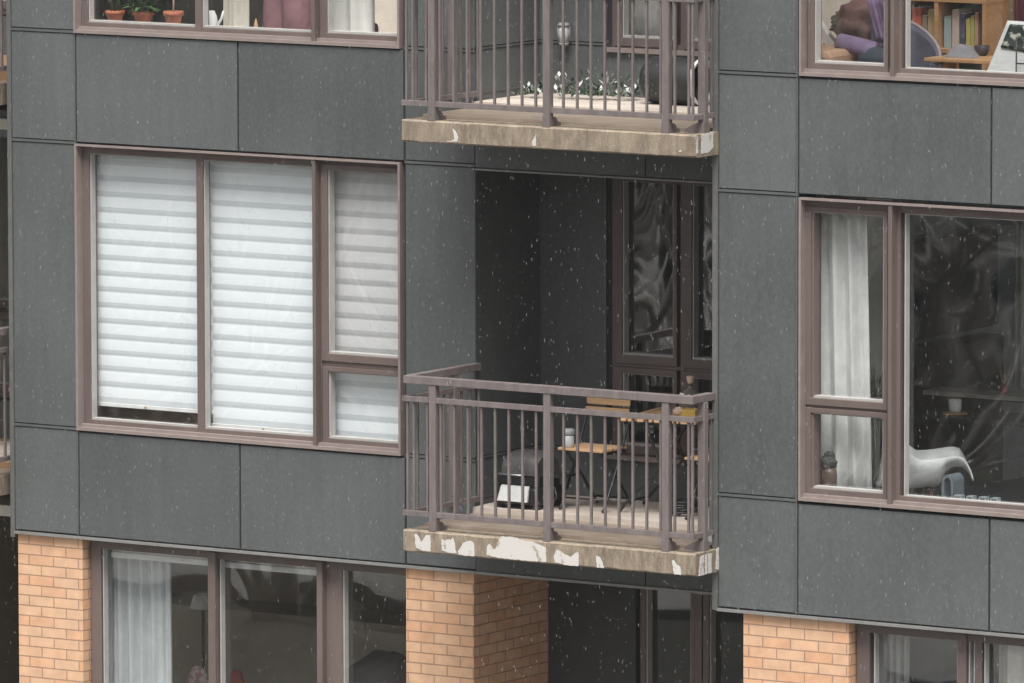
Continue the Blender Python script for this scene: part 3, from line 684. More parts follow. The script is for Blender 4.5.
# cactus jar
c = at(830, 487, YR+.24); zt = -.824; o = thing('potted_cactus', 'squat brown jar holding a grey bristly cactus', 'potted plant', (c.x,c.y,zt))
solid('jar', MB().lathe((c.x,c.y,zt), [(.05,0),(.066,.04),(.07,.12),(.062,.165),(.055,.165),(.055,.15)], 20), mat('brown glazed jar', (.11,.065,.05), .35, 0, (.2,.14,.11), 9), o)
cm2 = MB(); cm2.blob((c.x,c.y,zt+.20), (.066,.066,.05), 22, 12, .35, 30)
for k in range(8):
    a = k*.785; cm2.blob((c.x+.05*math.cos(a),c.y+.05*math.sin(a),zt+.175+.03*(k%2)), (.026,.026,.022), 8, 6, .3, 20)
cm2.blob((c.x,c.y,zt+.245), (.04,.04,.03), 12, 8, .35, 30)
solid('cactus', cm2, mat('grey cactus', (.15,.15,.14), .9, 0, (.07,.07,.065), 40, bump=.8, bscale=80), o)
# white shell armchair
ch = at(932, 480, YR+.62); o = thing('shell_armchair', 'white moulded shell armchair just inside the big right hand pane', 'armchair', (ch.x, ch.y, -1.19))
av, bv = Vector((.8406,.5418,0)), Vector((-.5418,.8406,0))        # chair's own front and side directions
ref = at(938, 474, YR+.45)
PROF = [(890,428,.66,491),(898,436,.64,491.5),(906,447,.60,492),(912,455,.57,492),(920,460.5,.52,491),(930,460,.50,490),(936,459.3,.50,489.5),(940,458.8,.50,488),(943,458.3,.50,481),(946,458,.50,474),(951,457.3,.50,470.5),(957,457,.50,469.5),(962,458.5,.51,470.5),(966,464,.52,473),(969.5,471,.53,477.5),(972,480,.54,483)]
def shell(u, v):
    f_ = u*(len(PROF)-1); i = min(int(f_), len(PROF)-2); k = f_-i
    px, py, wd2, pb = [PROF[i][j]*(1-k)+PROF[i+1][j]*k for j in range(4)]
    a_ = (px-938)/142.; zr = -(py-474)/141.; dp = (pb-py)/141.
    w_ = 2*v-1; prof = 1-abs(w_)**6
    flare = .015*max(0,abs(w_)-.8)/.2
    back = .06*max(0,(915-px)/20)*(1-w_*w_)
    return ref+av*(a_-back)+bv*((w_*.5+.5)*wd2+(flare if w_ > 0 else -flare))+Vector((0,0,zr-dp*prof+.012*math.cos(w_*1.57)))
solid('shell', MB().grid(shell, 52, 26), WHITE, o, thick=.009)
ch = ref+av*(-.06)+bv*.25
for k in range(4):
    a = .785+k*1.571; solid('leg', MB().tube([ch+Vector((.10*math.cos(a),.10*math.sin(a),-.125)), (ch.x+.24*math.cos(a), ch.y+.24*math.sin(a), -1.19)], .011, 8), OAK, o)
# blue grey arch ornament
c = at(951, 500, YR+.26); o = tag(solid('arch_ornament', MB(), BLACK), 'x', 'ornament') if 0 else None
ar = MB(); pts = [(c.x-.045, -.824), (c.x-.045, -.70)]+[(c.x-.045*math.cos(k*math.pi/10), -.70+.055*math.sin(k*math.pi/10)) for k in range(1,10)]+[(c.x+.045,-.70),(c.x+.045,-.824)]
inn = [(c.x+.026,-.824),(c.x+.026,-.70)]+[(c.x+.026*math.cos(k*math.pi/10), -.70+.034*math.sin(k*math.pi/10)) for k in range(1,10)]+[(c.x-.026,-.70),(c.x-.026,-.824)]
ol = pts; il = inn[::-1]
vs = [(a,c.y-.05,b) for a,b in ol]+[(a,c.y-.05,b) for a,b in il]+[(a,c.y+.10,b) for a,b in ol]+[(a,c.y+.10,b) for a,b in il]; n = len(ol)
fs = []
for i in range(n-1): fs += [(i,i+1,n+i+1,n+i),(2*n+i,3*n+i,3*n+i+1,2*n+i+1),(i,2*n+i,2*n+i+1,i+1),(n+i,n+i+1,3*n+i+1,3*n+i)]
fs += [(0,n,3*n,2*n),(n-1,3*n-1,4*n-1,2*n-1)]
ar.add(vs, fs); tag(solid('arch_ornament', ar, mat('blue grey ceramic', (.16,.19,.21), .5)), 'blue grey arch shaped ornament on the shelf in front of the white chair', 'ornament')
for k, (px, where) in enumerate(((959.5,'nearest the blue grey arch'), (971.5,'second from the arch'), (984,'third from the arch'), (995.5,'furthest from the arch'))):
    c = at(px, 503, YR+.21); mb = MB(); s = .026; z = -.824
    mb.box(c.x-s, c.x+s, c.y-s, c.y+s, z, z+.006); mb.ring(c.x-s, c.x+s, z+.006, z+.05, c.y-s, c.y+s, .008)
    tag(solid('glass_cube', mb, mat('frosted glass', (.42,.46,.46), .35)), 'small frosted glass cube on the shelf, '+where, 'glass cube', 'row of glass cubes on the shelf')
# dark media cabinet, screen, console, cup
o = thing('television', 'large dark television screen on a stand deep in the right hand room', 'television', (2.6,2.0,-1.19))
solid('screen', MB().box(2.30,2.36,1.56,2.75,.0,.68), mat('dark screen', (.012,.013,.016), .25), o); solid('bezel', MB().box(2.28,2.295,1.54,2.77,-.02,.70), BLACK, o)
solid('stand', MB().box(2.3,2.5,1.7,2.6,-1.19,-.05), BLACK, o, bevel=.01)
o = thing('console_table', 'dark console table with a pale runner below the television', 'console table', (3.2,.9,-1.19))
zt = at(955,412,.75).z-.012
solid('top', MB().box(2.62,4.35,.55,1.0,zt-.03,zt), mat('ebony', (.03,.03,.032), .4), o)
for x in (2.68,4.29):
    for y in (.6,.95): solid('leg', MB().box(x-.02,x+.02,y-.02,y+.02,-1.19,zt-.03), BLACK, o)
c = at(955, 415, .72)
tag(solid('wooden_coaster', MB().lathe((c.x,c.y,zt+.001), [(.085,0),(.09,.006),(.085,.014)], 24), OAK), 'round wooden coaster under the white candle cup', 'coaster')
o = thing('candle_cup', 'small white candle cup on the wooden coaster', 'cup', (c.x,c.y,zt+.016))
solid('cup', MB().lathe((c.x,c.y,zt+.016), [(.036,0),(.044,.02),(.046,.085),(.042,.085),(.040,.03)], 20), WHITE, o); solid('candle', MB().lathe((c.x,c.y,zt+.03), [(.039,0),(.039,.045),(.004,.05)], 16), CHALK, o)
sf_ = thing('floating_shelf', 'pale wall shelf under the television holding a red bottle', 'shelf', (3.2,1.25,-.3))
zs = at(975,392,1.25).z; c = at(975,392,1.25)
solid('board', MB().box(c.x-.36,c.x+.5,1.15,1.4,zs-.03,zs), mat('pale shelf', (.42,.40,.36), .6, 0, (.3,.29,.27), 5), sf_); solid('cleat', MB().box(c.x-.3,c.x+.45,1.38,1.41,zs-.07,zs-.03), BLACK, sf_)
c = at(1004, 392, 1.22); o = thing('reed_diffuser', 'small dark red bottle with thin reeds at the right of the pale shelf', 'diffuser', (c.x,c.y,zs))
solid('bottle', MB().lathe((c.x,c.y,zs), [(.024,0),(.026,.04),(.012,.06),(.012,.075)], 14), mat('red glass', (.3,.03,.025), .3), o)
mb = MB()
for k in range(5): mb.tube([(c.x,c.y,zs+.05),(c.x+.05*math.cos(k*1.3),c.y+.03*math.sin(k*1.3),zs+.2)], .002, 4)
solid('reed', mb, OAK, o)
curtain('narrow pale drape hanging far right in the dark right hand room', at(1014,330,1.5).x, at(1026,330,1.5).x, at(1014,388,1.5).z, 1.1, 1.5, 2, mat('grey drape', (.40,.39,.36), .8), .03)

# ------------------------------------------------------------------ upper right room
def book(x0, x1, y, z, h, d, colr, label):
    o = thing('book', label, 'book', ((x0+x1)/2, y, z), 'books standing in the oak bookcase')
    solid('cover', MB().box(x0, x1, y, y+d, z, z+h), mat('book cover', colr, .6), o, bevel=.002)
    solid('pages', MB().box(x0+.004, x1-.004, y+.01, y+d-.006, z+h-.0005, z+h+.003), CHALK, o)
    return o
YB = 1.0
p0 = at(906, 2, YB); p1 = at(986, 2, YB); zb0 = at(950, 49, YB).z; dv = at(936, 20, YB).x; top = at(945, 2, YB).z
bc = thing('bookcase', 'honey oak cube bookcase full of books in the upper right room', 'bookcase', (p0.x+.3, YB+.15, 1.70))
bx0 = p0.x-.25; bx1 = p1.x; t_ = .03
fr = MB()
for x in (bx0, dv-.015, bx1-t_): fr.box(x, x+t_, YB, YB+.3, 1.72, top+.5)
solid('upright', fr, OAK, bc)
fr = MB()
for z in (1.70, zb0-.03, top, top+.5): fr.box(bx0-.003, bx1+.003, YB-.004, YB+.30, z, z+t_)
solid('shelf', fr, OAK, bc)
solid('back_board', MB().box(bx0, bx1, YB+.301, YB+.31, 1.70, top+.53), mat('dark recess board', (.10,.12,.12), .8), bc)
cols = [(912,921,8,(.55,.14,.08),'orange red book leaning at the far left of the bookcase'),(922,927,16,(.26,.22,.15),'slim khaki book right of the orange red one'),(928,934,10,(.42,.30,.14),'ochre book next to the left divider'),
        (944,951,17,(.30,.40,.40),'pale teal book just right of the divider'),(952,959,10,(.50,.42,.36),'tall beige book in the middle of the right cube'),(960,965,14,(.06,.06,.11),'dark navy book between beige and yellow books'),
        (966,970,19,(.46,.42,.10),'short yellow green book with a white top'),(970.5,974,16,(.40,.40,.12),'olive yellow book right of the short one'),(974.5,978,13,(.45,.28,.18),'tan book last in the row')]
for a, b, y, colr, lab in cols:
    xa, xb = at(a, 30, YB+.05).x, at(b, 30, YB+.05).x; zt_ = at((a+b)/2, y, YB+.05).z
    book(xa, xb, YB+.05, zb0+.001, zt_-zb0, .18, colr, lab)
tag(solid('wall_panel', MB().box(at(986,10,1.3).x, at(1013,10,1.3).x, 1.3, 1.34, 1.71, 4.1), mat('brown board', (.26,.19,.12), .8)), 'plain brown board standing right of the bookcase', 'board')
curtain('dark maroon curtain at the top right corner of the picture', at(1014,10,1.25).x, at(1034,10,1.25).x, 1.71, 4.1, 1.25, 3, mat('maroon', (.12,.04,.05), .8), .03)
# table with a card tent and a dark bowl
yt = .25; ta = at(930, 66, yt); tb = at(992, 57, yt); zt = ta.z+.06
o = thing('side_table', 'low honey wood table in front of the bookcase', 'table', (ta.x+.2,yt+.1,1.70))
solid('tabletop', MB().box(ta.x-.02, ta.x+.62, yt-.05, yt+.36, zt-.025, zt), OAK, o, bevel=.004)
for x in (ta.x+.03, ta.x+.56):
    for y in (yt, yt+.3): solid('leg', MB().box(x-.015,x+.015,y-.015,y+.015,1.70,zt-.025), OAK, o)
c = at(962, 60, yt+.1); tn = MB(); 
tn.add([(c.x-.11,c.y-.05,zt+.001),(c.x+.11,c.y-.05,zt+.001),(c.x+.07,c.y,zt+.085),(c.x-.05,c.y,zt+.095),(c.x-.11,c.y+.06,zt+.001),(c.x+.11,c.y+.06,zt+.001)], [(0,1,2,3),(3,2,5,4),(0,3,4),(1,5,2)])
tag(solid('open_book', tn, mat('slate cover', (.13,.16,.18), .6, 0, (.25,.22,.24), 12)), 'open slate coloured book standing like a tent on the wooden table', 'book')
c = at(982, 47, yt+.3); tag(solid('bowl', MB().lathe((c.x,c.y,zt), [(.03,0),(.05,.03),(.055,.07),(.05,.07),(.03,.02)], 16), mat('dark bowl', (.05,.035,.05), .5)), 'small dark bowl at the back of the wooden table', 'bowl')
# newspaper rack
yn = .0; a = at(985, 76, yn); b = at(1004, 21, yn); z0 = a.z
o = thing('magazine_rack', 'black wire rack holding a white newspaper with a dark picture', 'magazine rack', (a.x+.2, yn, 1.70))
def pap(u, v):
    q = a.lerp(b, v); return (q.x+.46*u, yn+.03*math.sin(u*5)+.05*v, q.z-.02*u)
solid('newspaper', MB().grid(pap, 14, 10), mat('newsprint', (.70,.71,.70), .8, 0, (.6,.61,.60), 14, (1,1,6)), o, thick=.006)
def pic(u, v):
    q = a.lerp(b, .52+.42*v+.02*u); return (q.x+.03+.40*u, yn-.012+.03*math.sin((u*.87+.06)*5)+.05*(.52+.42*v), q.z-.02*u-.05*u*(1-v))
solid('picture', MB().grid(pic, 10, 6), mat('printed picture', (.02,.03,.025), .7, 0, (.5,.5,.42), 13, lo=.52, hi=.6), o, thick=.002)
def pic2(u, v):
    q = a.lerp(b, .55+.25*v); return (q.x+.20+.2*u, yn-.018+.03*math.sin((u*.43+.43)*5)+.05*(.55+.25*v), q.z-.02*u)
solid('picture', MB().grid(pic2, 6, 4), mat('coral print', (.55,.13,.10), .7), o, thick=.002)
w = MB()
for x in (a.x+.27, a.x+.5): w.tube([(x,yn-.05,1.70),(x,yn-.05,z0+.28)], .006, 6)
for z in (z0+.1, z0+.2): w.tube([(a.x+.27,yn-.05,z),(a.x+.5,yn-.05,z)], .005, 6)
solid('wire_frame', w, BLACK, o)
# armchair seen from the side, day bed with bolster and cushions
o = thing('tub_chair', 'dark blue grey tub chair with a pale piped rim beside the bookcase', 'armchair', (at(915,60,.1).x,.1,1.70))
c = at(912, 68, .15)
def tub(u,v):
    a_ = 1.0+u*4.0; R = .20+.03*v; hh = .08+.30*max(0,math.cos((a_-4.2)*.62))
    return (c.x-.1+R*math.cos(a_-1.2), c.y+.1+R*math.sin(a_-1.2), c.z-.05+hh*v)
solid('shell', MB().grid(tub, 26, 8), mat('slate fabric', (.10,.10,.135), .9, bump=.2), o, thick=.05)
solid('piping', MB().tube([Vector(tub(i/26,1.0))+Vector((0,0,.012)) for i in range(27)], .014, 6), mat('pale piping', (.30,.25,.26), .8), o)
solid('base', MB().lathe((c.x-.1,c.y+.1,1.70), [(.15,0),(.18,.05),(.2,c.z-1.75)], 20), mat('slate base', (.08,.08,.1), .9), o)
bed = thing('day_bed', 'low day bed with a peach cover in the upper right room', 'bed', (2.44,.2,1.70))
zb_ = at(840, 58, .1).z+.05
solid('mattress', MB().box(2.16,2.72,-.22,.62,1.95,zb_+.02), mat('peach cover', (.55,.34,.22), .9, 0, (.46,.27,.17), 4), bed, bevel=.04); solid('base', MB().box(2.18,2.70,-.2,.6,1.70,1.95), OAK, bed)
def bolster(p, q, r, name, label, mt):
    p, q = Vector(p), Vector(q); d = (q-p); ob = MB().tube([p, p+d*.02, p+d*.06, p+d*.5, p+d*.94, p+d*.98, q], [r*.6,r*.9,r,r*1.02,r,r*.9,r*.6], 18)
    tag(solid(name, ob, mt), label, 'cushion')
PURP = mat('purple fabric', (.25,.19,.30), .9, 0, (.19,.13,.23), 8, bump=.2)
p = at(838, 42, .1); q = at(878, 52, .1)
bolster(p, q, .065, 'bolster_cushion', 'lilac bolster cushion lying in the upper right window', PURP)
c = at(880, 57, .08); tag(solid('cushion', MB().blob((c.x,c.y,c.z-.02), (.16,.1,.09), 16, 10, .3, 9), mat('dark teal fabric', (.045,.06,.075), .9)), 'dark teal cushion tucked under the lilac bolster', 'cushion')
c = at(866, 26, .32); tag(solid('blanket_pile', MB().blob((c.x,c.y,c.z), (.23,.14,.17), 26, 16, .5, 8), mat('brown blanket', (.16,.11,.085), .95, 0, (.2,.10,.10), 6, bump=.4)), 'crumpled brown blanket heaped behind the lilac bolster', 'blanket')
c = at(843, 20, .3); tag(solid('dried_flowers', MB().blob((c.x,c.y,c.z-.03), (.09,.06,.055), 18, 12, .9, 22), mat('dried brown flower heads', (.14,.11,.07), .95, 0, (.07,.055,.04), 30)), 'bunch of dried brown flower heads left of the blanket', 'flowers')
c0 = at(874, 0, .05); c1 = at(884, 40, .05)
def thr2(u,v):
    q = c1.lerp(c0, v); return (q.x-.06+.17*u+.03*math.sin(u*9), .05+.03*math.sin(u*14), q.z+.0*u)
tag(solid('shawl', MB().grid(thr2, 20, 8), mat('violet shawl', (.24,.16,.28), .9, 0, (.17,.10,.2), 5), thick=.012), 'violet shawl hanging down beside the window mullion', 'shawl')
c = at(826, 34, .3); cone = MB(); cone.prism([(c.x-.09,c.z+.10),(c.x-.06,c.z+.10),(c.x+.11,c.z-.10),(c.x+.02,c.z-.10)], 'y', .28, .34)
tag(solid('folded_deckchair', cone, WHITE, bevel=.006), 'slanted white board leaning at the left of the upper right window', 'board')

# ------------------------------------------------------------------ ground floor interiors
for x0, x1, lab in ((-3.62,-2.70,'rolled up white blind above the first ground floor pane'),(-2.62,-1.74,'rolled up white blind above the second ground floor pane')):
    o = thing('rolled_blind', lab, 'blind', ((x0+x1)/2, .22, ZB-.14)); solid('fabric', MB().tube([(x0,.24,ZB-.10),(x1,.24,ZB-.10)], .035, 14), SHEER, o); solid('bottom_rail', MB().box(x0,x1,.20,.215,ZB-.165,ZB-.125), WHITE, o)
o = thing('kitchen_counter', 'pale wood counter running across the ground floor room', 'counter', (-3.0,1.8,GZ))
solid('worktop', MB().box(-4.8,-1.2,1.6,2.1,-2.42,-2.38), WALLB, o); solid('front', MB().box(-4.8,-1.2,1.65,2.08,-3.3,-2.42), WALLB, o)
c = at(198, 672, .5); tag(solid('patterned_cushion', MB().blob((c.x,c.y,c.z-.12), (.11,.06,.16), 16, 12, .1), mat('red floral print', (.17,.155,.15), .9, 0, (.12,.045,.045), 26, lo=.46, hi=.54)), 'dull red and grey patterned cushion low in the first ground floor pane', 'cushion')
c = at(237, 676, .7); tag(solid('red_toy', MB().blob((c.x,c.y,c.z-.05), (.06,.05,.09), 12, 10, .4), mat('red felt', (.18,.03,.025), .9)), 'small dull red object low in the second ground floor pane', 'toy')
c = at(385, 665, .75); tag(solid('dark_armchair', MB().blob((c.x,c.y,c.z-.25), (.34,.3,.36), 20, 14, .15), mat('plum fabric', (.06,.045,.05), .9)), 'rounded dark armchair behind the third ground floor pane', 'armchair')
c = at(170, 630, 1.4); o = thing('floor_lamp', 'unlit lamp with a pale shade deep in the ground floor room', 'lamp', (c.x,c.y,GZ+.05))
c = at(203, 604, 1.4)
solid('lamp_shade', MB().lathe((c.x,c.y,at(203,608,1.4).z), [(.10,0),(.07,.10),(.065,.10),(.09,.0)], 18), CHALK, o); solid('pole', MB().tube([(c.x,c.y,GZ+.05),(c.x,c.y,at(203,608,1.4).z+.02)], .012, 8), BLACK, o)

# ------------------------------------------------------------------ lower balcony furniture
ZF = -1.189
def bistro_chair(x0, x1, yf, yb, label):
    """folding chair facing the railing: slats run left to right"""
    o = thing('folding_chair', label, 'chair', ((x0+x1)/2, (yf+yb)/2, ZF), 'folding bistro chairs on the lower balcony')
    zs = ZF+.425; n = 6
    for k in range(n):
        y = yf+.02+(yb-yf-.10)*k/(n-1)
        solid('seat_slat', MB().box(x0-.012, x1+.012, y, y+.045, zs, zs+.018), SLATW, o, bevel=.003)
    for xq in (x0+.004, x1-.02): solid('seat_frame', MB().box(xq, xq+.016, yf+.02, yb-.03, zs-.025, zs-.001), BLACK, o)
    for x in (x0-.004, x1+.004):
        # front foot runs up through the seat to the back rest, rear foot runs up to the seat front
        solid('leg', MB().tube([(x,yf+.03,ZF+.008),(x,yf+.06,ZF+.03),(x,yf+.24,ZF+.33),(x,yf+.37,ZF+.60),(x,yf+.415,ZF+.765)], .010, 8), BLACK, o)
        xi = x0+.03 if x < (x0+x1)/2 else x1-.03
        solid('leg', MB().tube([(xi,yb+.10,ZF+.008),(xi,yb+.07,ZF+.03),(xi,yf+.26,ZF+.24),(xi,yf+.06,ZF+.42)], .010, 8), BLACK, o)
    solid('stretcher', MB().tube([(x0,yf+.1,ZF+.08),(x1,yf+.1,ZF+.08)], .007, 6), BLACK, o); solid('stretcher', MB().tube([(x0+.03,yb+.05,ZF+.06),(x1-.03,yb+.05,ZF+.06)], .007, 6), BLACK, o)
    for z, d in ((ZF+.655, .388), (ZF+.716, .405)):
        solid('back_slat', MB().box(x0-.006, x1+.006, yf+d-.012, yf+d+.006, z, z+.044), SLATW, o, bevel=.003)
    return o
bistro_chair(.315, .665, .10, .48, 'folding bistro chair left of the table, a glass jar standing on its seat')
bistro_chair(1.36, 1.72, .10, .48, 'folding bistro chair right of the table, mostly hidden at the wall corner')
def atz(px, py, z):
    d = RGT*((px-W/2)/FPX)+UPV*(-(py-H/2)/FPX)+FWD; return CAM+d*((z-CAM.z)/d.z)
ztt = ZF+.70; ang = math.radians(9); ex, ey = Vector((math.cos(ang),math.sin(ang),0)), Vector((-math.sin(ang),math.cos(ang),0)); t0 = atz(619, 418.5, ztt); t0.z = 0
o = thing('folding_table', 'small slatted wooden bistro table on crossed black legs', 'table', (t0.x+.3, t0.y+.35, ZF))
for k in range(9):
    q = t0+ex*(.066*k); q2 = q+ex*.050
    ol = [q, q2, q2+ey*.72, q+ey*.72]; mb = MB(); mb.prism([(v.x,v.y) for v in ol], 'z', ztt-.018, ztt); solid('slat', mb, SLATW, o, bevel=.003)
for d in (.06, .64):
    q = t0+ey*d+ex*.01; ol = [q, q+ex*.56, q+ex*.56+ey*.015, q+ey*.015]; mb = MB(); mb.prism([(v.x,v.y) for v in ol], 'z', ztt-.045, ztt-.019); solid('apron', mb, BLACK, o)
near = (atz(620,512,ZF), atz(678.5,516.6,ZF), t0+ex*.12+ey*.14, t0+ex*.46+ey*.14)
far = tuple(p_+ey*.42+ex*.0 for p_ in near)
for fa, fb, ta_, tb_ in (near, far):
    for f_, t_2, s_ in ((fa, tb_, 0), (fb, ta_, .016)):
        f3 = Vector((f_[0],f_[1]+s_,ZF+.008)); t3 = Vector((t_2[0],t_2[1]+s_,ztt-.03)); m3 = f3.lerp(t3,.47); m3.x += (.045 if f_ is fa else -.0)
        solid('leg', MB().tube([f3, f3.lerp(m3,.12)+Vector((0,0,.01)), m3, t3], .011, 8), BLACK, o)
solid('stretcher', MB().tube([near[0]+Vector((.02,0,.06)), far[0]+Vector((.02,0,.06))], .008, 6), BLACK, o)
solid('stretcher', MB().tube([near[1]+Vector((-.02,0,.06)), far[1]+Vector((-.02,0,.06))], .008, 6), BLACK, o)
# on the table
c = at(690.5, 399, .50); YBt = .50; o = thing('glass_bottle', 'round dark glass bottle with a cork and white label on the table', 'bottle', (c.x, YBt, ztt))
zz = ztt+.001
DG = mat('smoky glass', (.15,.125,.115), .12)
ctop = at(690.5, 376, YBt).z; hB = ctop-zz
solid('glass', MB().lathe((c.x,YBt,zz), [(.06,0),(.078,.02),(.085,hB*.33),(.078,hB*.5),(.045,hB*.63),(.02,hB*.69),(.018,hB*.78),(.022,hB*.785),(.022,hB*.80)], 24), DG, o)
solid('cork', MB().lathe((c.x,YBt,zz+hB*.80), [(.021,0),(.023,.01),(.030,hB*.18),(.026,hB*.2)], 14), mat('cork', (.62,.50,.38), .8), o)
lb = MB()
def labf(u,v): a = math.radians(-150+55*u); r_ = .083-.012*v; return (c.x+r_*math.cos(a), YBt+r_*math.sin(a), zz+hB*(.46+.10*v))
lb.grid(labf, 8, 2); solid('label', lb, CHALK, o, thick=.002)
c2 = at(691, 410.5, .36); tag(solid('yellow_box', MB().box(c2.x-.075,c2.x+.07,.30,.42,zz,zz+.05), mat('yellow card', (.46,.31,.07), .6), bevel=.003), 'flat yellow box on the slatted table beside the bottle', 'box')
c2 = at(679, 409, .33); tag(solid('cloth_bundle', MB().blob((c2.x,.33,zz+.03), (.045,.05,.03), 16, 10, .4, 9), mat('pinkish cloth', (.50,.36,.29), .9)), 'small crumpled beige cloth on the table left of the yellow box', 'cloth')
# jar on the chair
c = at(568.5, 447, .17); zj = ZF+.425+.019; o = thing('glass_jar', 'clear glass jar with a grey lid on the left chair seat', 'jar', (c.x,.17,zj))
solid('jar', MB().lathe((c.x,.17,zj), [(.034,0),(.04,.01),(.04,.075),(.03,.09)], 18), mat('milky glass', (.55,.58,.60), .2), o)
solid('lid', MB().lathe((c.x,.17,zj+.088), [(.042,0),(.045,.006),(.045,.034),(.034,.042)], 18), mat('grey lid', (.30,.32,.33), .5), o)
# barbecue
o = thing('portable_barbecue', 'small black portable barbecue with a grey hood and white front panel', 'barbecue', (-.02,.12,ZF))
gx0, gx1, gy0, gy1 = -.165, .205, .0, .34
DK = mat('black enamel', (.016,.017,.018), .35)
bx = MB().box(gx0, gx1, gy0, gy1, ZF+.03, ZF+.15).box(gx0+.015, gx1-.015, gy0+.05, gy1, ZF+.15, ZF+.235)
solid('body', bx, DK, o, bevel=.012)
def hood(u, v):
    a = math.pi*v; return (gx0+.05+(gx1-gx0-.08)*u, gy0+.19-.15*math.cos(a), ZF+.235+.17*math.sin(a)**.7*(1-.18*abs(2*u-1)**3))
hd = MB().grid(hood, 14, 14); 
for u in (0,1): hd.add([hood(u, k/14) for k in range(15)], [tuple(range(15)) if u else tuple(range(14,-1,-1))])
solid('hood', hd, mat('smoky grey enamel', (.075,.072,.07), .4, 0, (.05,.048,.047), 9), o)
fp = MB().add([(gx0+.055,gy0-.03,ZF+.055),(gx1-.065,gy0-.03,ZF+.055),(gx1-.065,gy0-.003,ZF+.165),(gx0+.075,gy0-.003,ZF+.165),(gx0+.055,gy0-.012,ZF+.055),(gx1-.065,gy0-.012,ZF+.055),(gx1-.065,gy0+.012,ZF+.165),(gx0+.075,gy0+.012,ZF+.165)], [(0,1,2,3),(0,4,5,1),(1,5,6,2),(2,6,7,3),(3,7,4,0)])
solid('front_panel', fp, mat('grey white enamel', (.60,.60,.59), .45, 0, (.5,.5,.49), 9), o)
solid('handle', MB().tube([(gx0+.07,gy0-.005,ZF+.25),(gx0+.07,gy0-.035,ZF+.245),(gx1-.09,gy0-.035,ZF+.245),(gx1-.09,gy0-.005,ZF+.25)], .007, 8), mat('steel', (.35,.35,.35), .35, .8), o)
solid('side_shelf', MB().box(gx1+.005, gx1+.17, gy0+.06, gy0+.28, ZF+.235, ZF+.25), DK, o)
solid('gas_knob', MB().lathe((gx1+.08, gy0+.05, ZF+.27), [(.012,0),(.014,.012),(.008,.02)], 10, 'y'), mat('steel knob', (.5,.48,.44), .4, .6), o)
for x in (gx0+.02, gx1-.05):
    for y in (gy0+.02, gy1-.05): solid('foot', MB().box(x, x+.05, y, y+.04, ZF, ZF+.03), DK, o)
solid('burner_hose', MB().tube([(gx1-.02,gy0+.1,ZF+.17),(gx1+.1,gy0+.08,ZF+.16),(gx1+.13,gy0+.06,ZF+.1),(gx1+.06,gy0+.05,ZF+.012)], .009, 8), DK, o)
q0 = at(707, 520, -.50); q1 = at(713.4, 520, -.50); zt0 = at(710, 508, -.50).z
tag(solid('white_board', MB().box(q0.x, q1.x, -.50, -.485, -1.228, zt0), WHITE, bevel=.003), 'narrow white board standing on the floor behind the right railing post', 'board')
# dark cable bundle near the right
r5 = random.Random(5); pts = []
for k in range(40): pts.append((1.20+.11*math.cos(k*.8)+r5.uniform(-.03,.03), .38+.12*math.sin(k*.8)+r5.uniform(-.03,.03), ZF+.012+.0022*k))
tag(solid('cable_bundle', MB().tube(pts, .008, 6), BLACK), 'tangled black cable lying on the floor under the table', 'cable')

# ------------------------------------------------------------------ upper balcony things
ZU = 1.681
c = at(566, 34, .82); o = thing('wall_lantern', 'pale grey outdoor wall lantern mounted beside the upper balcony door', 'wall lamp', (c.x, .85, c.z))
STL = mat('pale grey enamel', (.27,.265,.27), .5)
solid('backplate', MB().box(c.x-.03, c.x+.03, .832, .848, c.z-.05, c.z+.04), STL, o)
solid('cap', MB().lathe((c.x,.79,c.z+.058), [(.046,0),(.048,.012),(.034,.022),(.012,.03)], 12), STL, o); solid('base', MB().lathe((c.x,.79,c.z-.085), [(.02,0),(.036,.012),(.038,.025)], 12), STL, o)
solid('lamp_glass', MB().lathe((c.x,.79,c.z-.058), [(.034,0),(.038,.05),(.040,.115)], 12), mat('frosted lamp glass', (.46,.455,.46), .4), o)
cg = MB()
for k in range(4): a = .4+k*1.571; cg.tube([(c.x+.038*math.cos(a),.79+.038*math.sin(a),c.z-.06),(c.x+.044*math.cos(a),.79+.044*math.sin(a),c.z+.058)], .005, 5)
solid('cage', cg, STL, o)
# ivy garland with frosted leaf tips
r6 = random.Random(21); gp = []; g1 = MB(); g2 = MB(); vine = []
for k in range(46):
    t_ = k/45; x = -.16+.80*t_; y = .42+.18*t_+.06*math.sin(k*1.1); z = ZU+.02+.04*abs(math.sin(k*.9))
    vine.append((x,y,z))
    for j in range(5):
        q = Vector((x+r6.uniform(-.05,.05), y+r6.uniform(-.08,.08), ZU+.012+r6.random()**2*.14*math.sin(min(1,t_*3)*1.57)))
        leaves(g2 if r6.random() < .38 else g1, q, 1, .085, .016, r6, .9, .1)
o = thing('ivy_garland', 'dark green artificial ivy garland with frosted white leaf tips on the floor', 'garland', (.2,.5,ZU))
solid('vine', MB().tube(vine, .006, 5), LEAF, o); solid('foliage', g1, mat('dark ivy', (.02,.045,.03), .5), o); solid('white_foliage', g2, mat('frosted tip', (.55,.56,.54), .7), o)
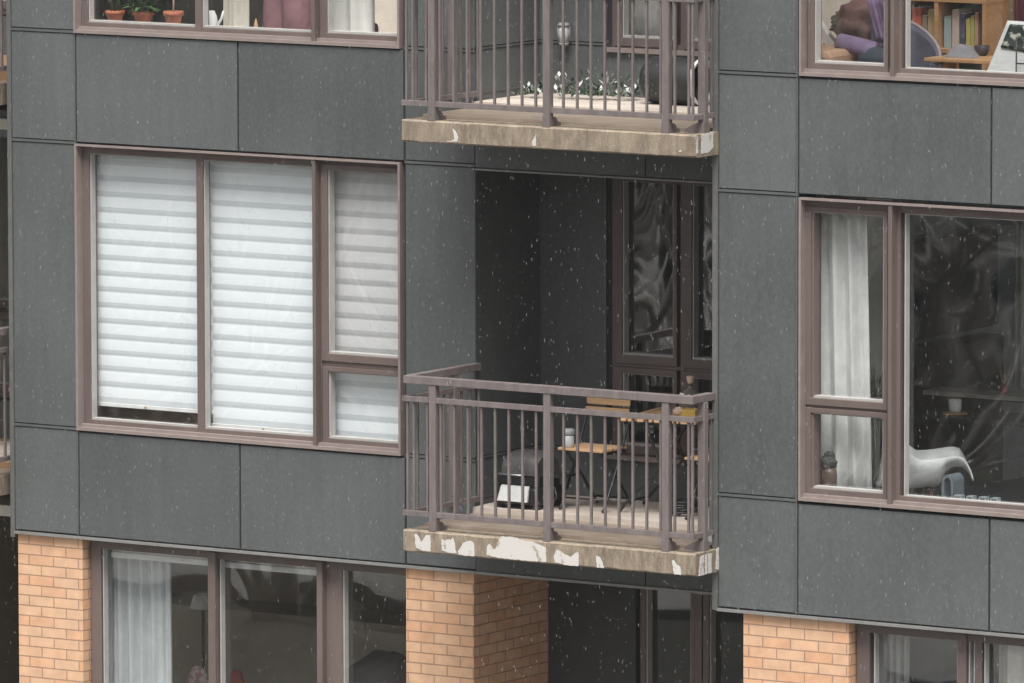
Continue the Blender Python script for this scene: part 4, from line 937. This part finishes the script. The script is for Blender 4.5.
# drum on its side
rD = .165; o = thing('storage_drum', 'large black drum lying on its side, white rim at the right end', 'drum', (.95,.55,ZU))
cx = .70
solid('drum', MB().lathe((cx,.50,ZU+rD), [(rD*.75,.12),(rD*.96,.15),(rD,.18),(rD,.52),(rD*.98,.55)], 32, 'x'), mat('black rubber', (.018,.02,.02), .55), o)
solid('rim', MB().lathe((cx+.55,.50,ZU+rD), [(rD*1.0,0),(rD*1.01,.015),(rD*.9,.02),(rD*.86,.0)], 32, 'x'), WHITE, o)

# ------------------------------------------------------------------ falling sleet
r8 = random.Random(99); fk = MB()
for k in range(42000):
    x = r8.uniform(-6,12); y = r8.uniform(-8,-1.0); z = r8.uniform(-4.3,6)
    s = .0014+.0030*r8.random()**2; l = s*r8.uniform(2.0,4.2); tx, ty = r8.uniform(-.10,.06)*l, r8.uniform(-.06,.06)*l
    fk.add([(x+tx,y+ty,z+l),(x-tx,y-ty,z-l),(x+s,y,z),(x-s,y,z),(x,y+s,z),(x,y-s,z)], [(0,2,4),(0,4,3),(0,3,5),(0,5,2),(1,4,2),(1,3,4),(1,5,3),(1,2,5)], True)
FL = bpy.data.materials.new('sleet'); FL.use_nodes = True; t = FL.node_tree
b = t.nodes['Principled BSDF']; b.inputs['Base Color'].default_value = (.85,.87,.9,1); b.inputs['Roughness'].default_value = .4; b.inputs['Alpha'].default_value = .07
o = solid('falling_sleet', fk, FL, kind='stuff'); o['label'] = 'sleet falling in front of the facade'

# ------------------------------------------------------------------ wet winter air
HZ = bpy.data.materials.new('haze'); HZ.use_nodes = True; t = HZ.node_tree; t.nodes.remove(t.nodes['Principled BSDF'])
pv = t.nodes.new('ShaderNodeVolumePrincipled'); pv.inputs['Color'].default_value = (.93,.95,.97,1); pv.inputs['Density'].default_value = .0002
t.links.new(pv.outputs[0], t.nodes['Material Output'].inputs['Volume'])
o = solid('haze', MB().box(-310, 310, -310, 310, GZ-1.5, 16), HZ, kind='stuff'); o['label'] = 'thin wet haze between camera and facade'
